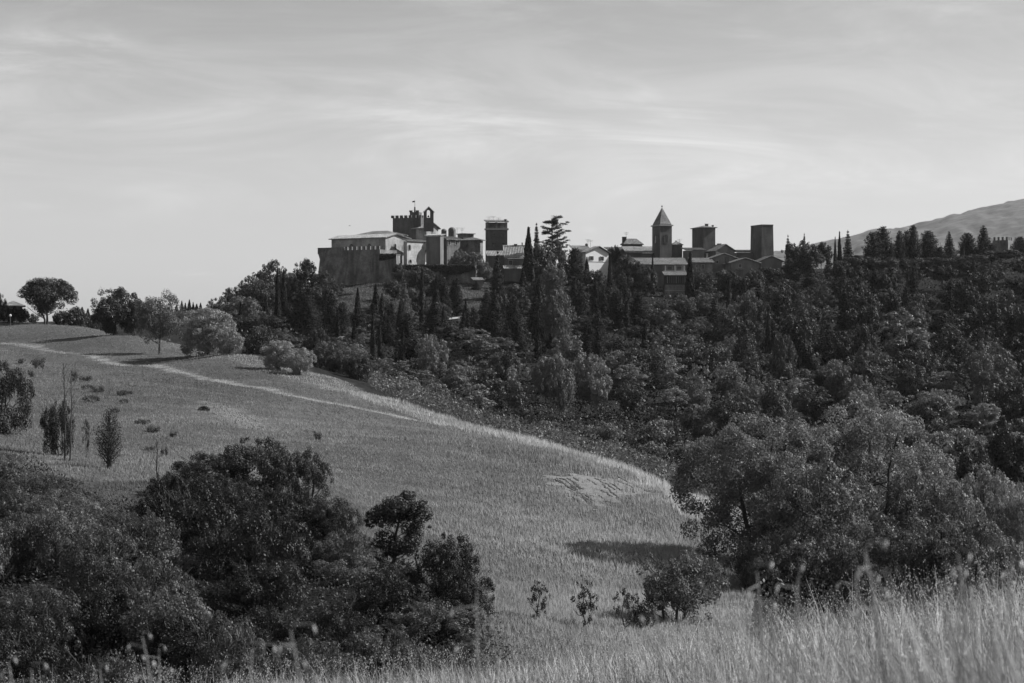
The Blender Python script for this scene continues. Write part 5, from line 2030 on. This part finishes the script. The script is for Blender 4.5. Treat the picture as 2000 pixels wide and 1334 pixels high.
def car(px, Y, label, rz):
    x = (px - 1000) / FP * Y
    t = thing('parked_car', label, 'car', (x, Y, gz(x, Y) + 0.15), rz, 'pale cars parked under the trees')
    m = MB()
    prof_ = [(-2.1, 0.3), (2.1, 0.3), (2.15, 0.75), (1.9, 0.9), (1.0, 0.98), (0.4, 1.42), (-1.2, 1.45), (-1.9, 1.0), (-2.12, 0.8)]
    m.prism(prof_, -0.85, 0.85, 'y')
    m.obj('body', M_CARP, t)
    m = MB()
    m.prism([(0.85, 1.0), (0.36, 1.36), (-1.15, 1.39), (-1.65, 1.02)], -0.865, -0.85, 'y')
    m.prism([(0.85, 1.0), (0.36, 1.36), (-1.15, 1.39), (-1.65, 1.02)], 0.85, 0.865, 'y')
    m.obj('side_windows', M_DARK, t)
    wm = MB().tube([(0, -0.11, 0), (0, 0.11, 0)], 0.32, 12).mesh('wheel', M_RUBBER)
    for a in (-1.3, 1.3):
        for c in (-0.8, 0.8):
            link('wheel', wm, t, loc=(a, c, 0.32))


for (px, Y, lab, rz) in ((764, 470, 'white car roof glimpsed right of the cypress pair', 0.2), (677, 452, 'white car glimpsed beside the short cypress', 0.6)):
    car(px, Y, lab, rz)

# globe lamp by the farmhouse
x = (20 - 1000) / FP * 322
t = thing('street_lamp', 'globe lamp on a thin post at the far left of the ridge', 'street lamp', (x, 322, gz(x, 322)))
MB().tube([(0, 0, -0.3), (0, 0, 1.6)], 0.05, 6).obj('post', M_METAL, t)
MB().ball(0, 0, 1.78, 0.2, 8).obj('globe', M_GLOBE, t)

# bird over the castle
k = 500 * KM
t = thing('bird', 'tiny bird gliding in the sky above the castle hall', 'bird', ((683 - 1000) * k, 500, (HY - 441) * k), 0.3)
MB().tube([(-0.25, 0, 0), (-0.12, 0, .01), (0.1, 0, .01), (0.25, 0, 0)], [0.01, 0.06, 0.05, 0.02], 6).obj('body', M_RUBBER, t)
for s_ in (-1, 1):
    m = MB()
    m.poly([(-0.1, 0, 0.02), (0.08, 0, 0.02), (0.05, s_ * 0.3, 0.1), (-0.08, s_ * 0.3, 0.1), (-0.1, s_ * 0.55, 0.04), (-0.1, 0, 0.0), (0.08, 0, 0.0), (0.05, s_ * 0.3, 0.08), (-0.08, s_ * 0.3, 0.08)],
           [(0, 1, 2, 3), (3, 2, 4), (5, 8, 7, 6), (8, 4, 7), (0, 3, 8, 5), (1, 6, 7, 2)])
    m.obj('wing', M_RUBBER, t)

# ------------------------------------------------------------------ foreground grass on the near bank
rng = np.random.default_rng(9)
n = 34000
Y = 3.4 + 27 * rng.random(n)**0.7
x = (rng.random(n) * 2 - 1) * (0.26 * Y + 0.9)
z = ground_z(x, Y)
h = (0.35 + 0.5 * rng.random(n)) * (0.7 + 0.5 * vnoise(x * 1.1, Y * 0.9, 4))
kp = rng.random(n) < np.interp(x / Y, [-0.24, -0.05, 0.1], [0.5, 0.75, 1.0])
x, Y, z, h = x[kp], Y[kp], z[kp], h[kp]
n = len(x)
h *= 0.85 + 0.35 * (rng.random(n) > 0.96)
px = x / Y
h *= np.interp(px, [-0.24, -0.05, 0.05, 0.11, 0.24], [0.8, 0.68, 0.66, 0.85, 1.1])
tone = 0.12 + 0.5 * rng.random(n)**1.5 * (0.6 + 0.8 * vnoise(x * 1.3, Y * 0.7, 14))
blades('foreground_grass', x, Y, h, 0.007 + 0.006 * rng.random(n), tone, M_STRAW, 0.22, 12, 1.0, z=z)


n = 3800
Y = 1.9 + 2.4 * rng.random(n)
x = (rng.random(n) * 1.6 - 0.6) * (0.26 * Y + 0.2)
z = ground_z(x, Y)
h = (0.72 + 0.3 * rng.random(n)) * np.interp(x / Y, [-0.24, 0.0, 0.1, 0.24], [0.55, 0.72, 0.92, 1.0])
blades('near_grass', x, Y, h, 0.006 + 0.004 * rng.random(n), 0.07 + 0.35 * rng.random(n)**3, M_STRAW, 0.2, 13, 1.0, z=z)  # blades toned darker: shadow over the nearest grass is put into their colour


def spindle(P, D, L, R):
    """small four sided spindles (oat spikelets) at P, along D"""
    n = len(P)
    D = D / np.linalg.norm(D, axis=1, keepdims=True)
    A = np.cross(D, np.array([0.3, 0.7, 0.2]))
    A /= np.linalg.norm(A, axis=1, keepdims=True)
    B = np.cross(D, A)
    mid = P + D * (L * 0.4)[:, None]
    R = R[:, None]
    V = np.stack([P, mid + A * R, mid + B * R, mid - A * R, mid - B * R, P + D * L[:, None]], 1).reshape(-1, 3)
    k = np.arange(n)[:, None] * 6
    F = np.concatenate([k + np.array([[0, a, b]]) for a, b in ((2, 1), (3, 2), (4, 3), (1, 4))] + [k + np.array([[5, a, b]]) for a, b in ((1, 2), (2, 3), (3, 4), (4, 1))])
    return V, F


n = 1500
Y = 6.5 + 22 * rng.random(n)**0.8
x = (rng.random(n) * 2 - 1) * (0.26 * Y + 0.6)
z = ground_z(x, Y)
H_ = np.interp(x / Y, [-0.24, -0.05, 0.05, 0.11, 0.24], [0.72, 0.66, 0.66, 0.85, 1.1]) * (0.72 + 0.35 * rng.random(n))
lx = rng.normal(size=n) * 0.12 - 0.04
ly = rng.normal(size=n) * 0.1
K = 8
Ps, Ds = [], []
for j in range(K):
    t = 0.72 + 0.28 * (j + rng.random(n)) / K
    off = rng.normal(size=(n, 2)) * 0.022
    Ps.append(np.stack([x + lx * t * t + off[:, 0], Y + ly * t * t + off[:, 1], z + H_ * t], 1))
    Ds.append(np.stack([rng.normal(size=n) * 0.5 + off[:, 0] * 20, rng.normal(size=n) * 0.5, -0.9 + rng.normal(size=n) * 0.4], 1))
P = np.concatenate(Ps)
D = np.concatenate(Ds)
V, F = spindle(P, D, 0.018 + 0.014 * rng.random(len(P)), 0.0022 + 0.002 * rng.random(len(P)))
o = link('grass_seed_heads', np_mesh('grass_seed_heads', V, F, M_STRAW, np.repeat(0.35 + 0.4 * rng.random(len(P)), 6)), color=1.0)
o['kind'] = 'stuff'
a = np.stack([x - .0018, Y, z], 1)
b_ = np.stack([x + .0018, Y, z], 1)
c_ = np.stack([x + lx * .3, Y + ly * .3, z + H_ * .6], 1)
d_ = np.stack([x + lx, Y + ly, z + H_], 1)
w_ = np.array([.0014, 0, 0])
V = np.stack([a, b_, c_ + w_, c_ - w_, d_ + w_ * .5, d_ - w_ * .5], 1).reshape(-1, 3)
k_ = np.arange(n)[:, None] * 6
o = link('grass_stalks', np_mesh('grass_stalks', V, np.concatenate([k_ + np.array([[0, 1, 2, 3]]), k_ + np.array([[3, 2, 4, 5]])]), M_STRAW, np.repeat(0.2 + 0.15 * rng.random(n), 6)), color=1.0)
o['kind'] = 'stuff'

# single wild oats that stand out above the rest
oats = [
    (275, 1222, 5.2, 'wild oat with a small drooping head over the dark scrub, left of a denser one'),
    (308, 1250, 6.2, 'wild oat with a dense stacked head over the dark scrub'),
    (192, 1288, 5.6, 'wild oat with splayed spikelets near the lower left corner'),
    (58, 1285, 5.0, 'wild oat standing lowest at the left corner'),
    (12, 1270, 5.0, 'wild oat cut by the left edge at the bottom'),
    (565, 1203, 3.9, 'blurred tall grass spike nearest the lens left of centre'),
    (490, 1240, 4.2, 'blurred oat left of the tall grass spike'),
    (930, 1130, 4.4, 'tall blurred wild oat in front of the pointed dark tree'),
    (1280, 1160, 4.6, 'wild oat leaning in front of the grey rounded bush'),
    (1480, 1090, 4.4, 'arching grass stem before the big tree shadow'),
    (1562, 1095, 4.2, 'blurred oat with pale spikelets under the big leafy tree'),
    (1675, 1098, 4.8, 'wild oat with two bright white spikelets'),
    (1720, 1140, 9.0, 'sharp spikelet cluster left of the tallest blurred stalks'),
    (1880, 1100, 4.8, 'wild oat with pale head before the right hand shrubs'),
    (1980, 1075, 4.6, 'brightest wild oat at the right edge'),
    (1692, 1045, 3.8, 'very blurred upright stalk before the big leafy tree'),
    (1875, 1050, 3.8, 'very blurred upright stalk right of the bright oats'),
]
orng = random.Random(8)
for px, top, Y, lab in oats:
    x = (px - 1000) / FP * Y
    g = gz(x, Y)
    h = (HY - top) / FP * Y - g
    t = thing('wild_oat', lab, 'wild oat', (x, Y, g), 0, 'wild oats standing out of the foreground grass')
    ln = orng.uniform(-0.12, 0.04)
    pts = [(ln * (q * q), 0.02 * q, h * q - (0.03 if q == 1 else 0)) for q in (0, .3, .6, .8, .92, 1.0)]
    pts = [(p[0] - ln, p[1], p[2]) for p in pts]
    ms = MB().tube(pts, [0.0036, .0034, .003, .0025, .002, .0014], 5)
    me_s = None
    for j in range(10):
        q = 0.66 + 0.34 * (j + 0.5) / 10
        bx = ln * q * q - ln
        sd = 1 if j % 2 else -1
        ex, ey, ez = bx + sd * orng.uniform(.008, .05), orng.uniform(-.02, .02), h * q + orng.uniform(-.01, .012)
        ms.tube([(bx, 0.015, h * q), (ex, ey, ez)], .0011, 3)
        if me_s is None:
            V, F = spindle(np.zeros((2, 3)), np.array([[0.08, 0, -1.0], [-0.22, 0.05, -1.0]]), np.array([0.026, 0.022]), np.array([0.0026, 0.0023]))
            me_s = np_mesh('spikelet', V, F, M_STRAW, np.full(len(V), 0.6))
        sp_ = link('spikelet', me_s, t, loc=(ex, ey, ez), color=1.0)
        sp_.rotation_euler = (orng.uniform(-.4, .4), orng.uniform(-.5, .5), orng.uniform(0, 6))
    me_ = ms.mesh('stem', M_STRAW)
    at_ = me_.attributes.new('tone', 'FLOAT', 'POINT')
    at_.data.foreach_set('value', np.full(len(me_.vertices), 0.3, dtype=np.float32))
    link('stem', me_, t, color=1.0)

# ------------------------------------------------------------------ haze
hz = MB()
hz.box(-9500, 10500, -3200, 12500, -60, 520)
m, t_, out = new_mat('haze')
pv = N(t_, 'ShaderNodeVolumePrincipled')
pv.inputs['Density'].default_value = 0.000026
pv.inputs['Color'].default_value = (0.9, 0.9, 0.9, 1)
pv.inputs['Anisotropy'].default_value = 0.2
t_.links.new(pv.outputs[0], out.inputs['Volume'])
ho = hz.obj('haze', m)
ho['kind'] = 'stuff'
print('PLANTS', COUNT[0], 'TRIS', sum(len(me.polygons) * 2 for me in bpy.data.meshes))
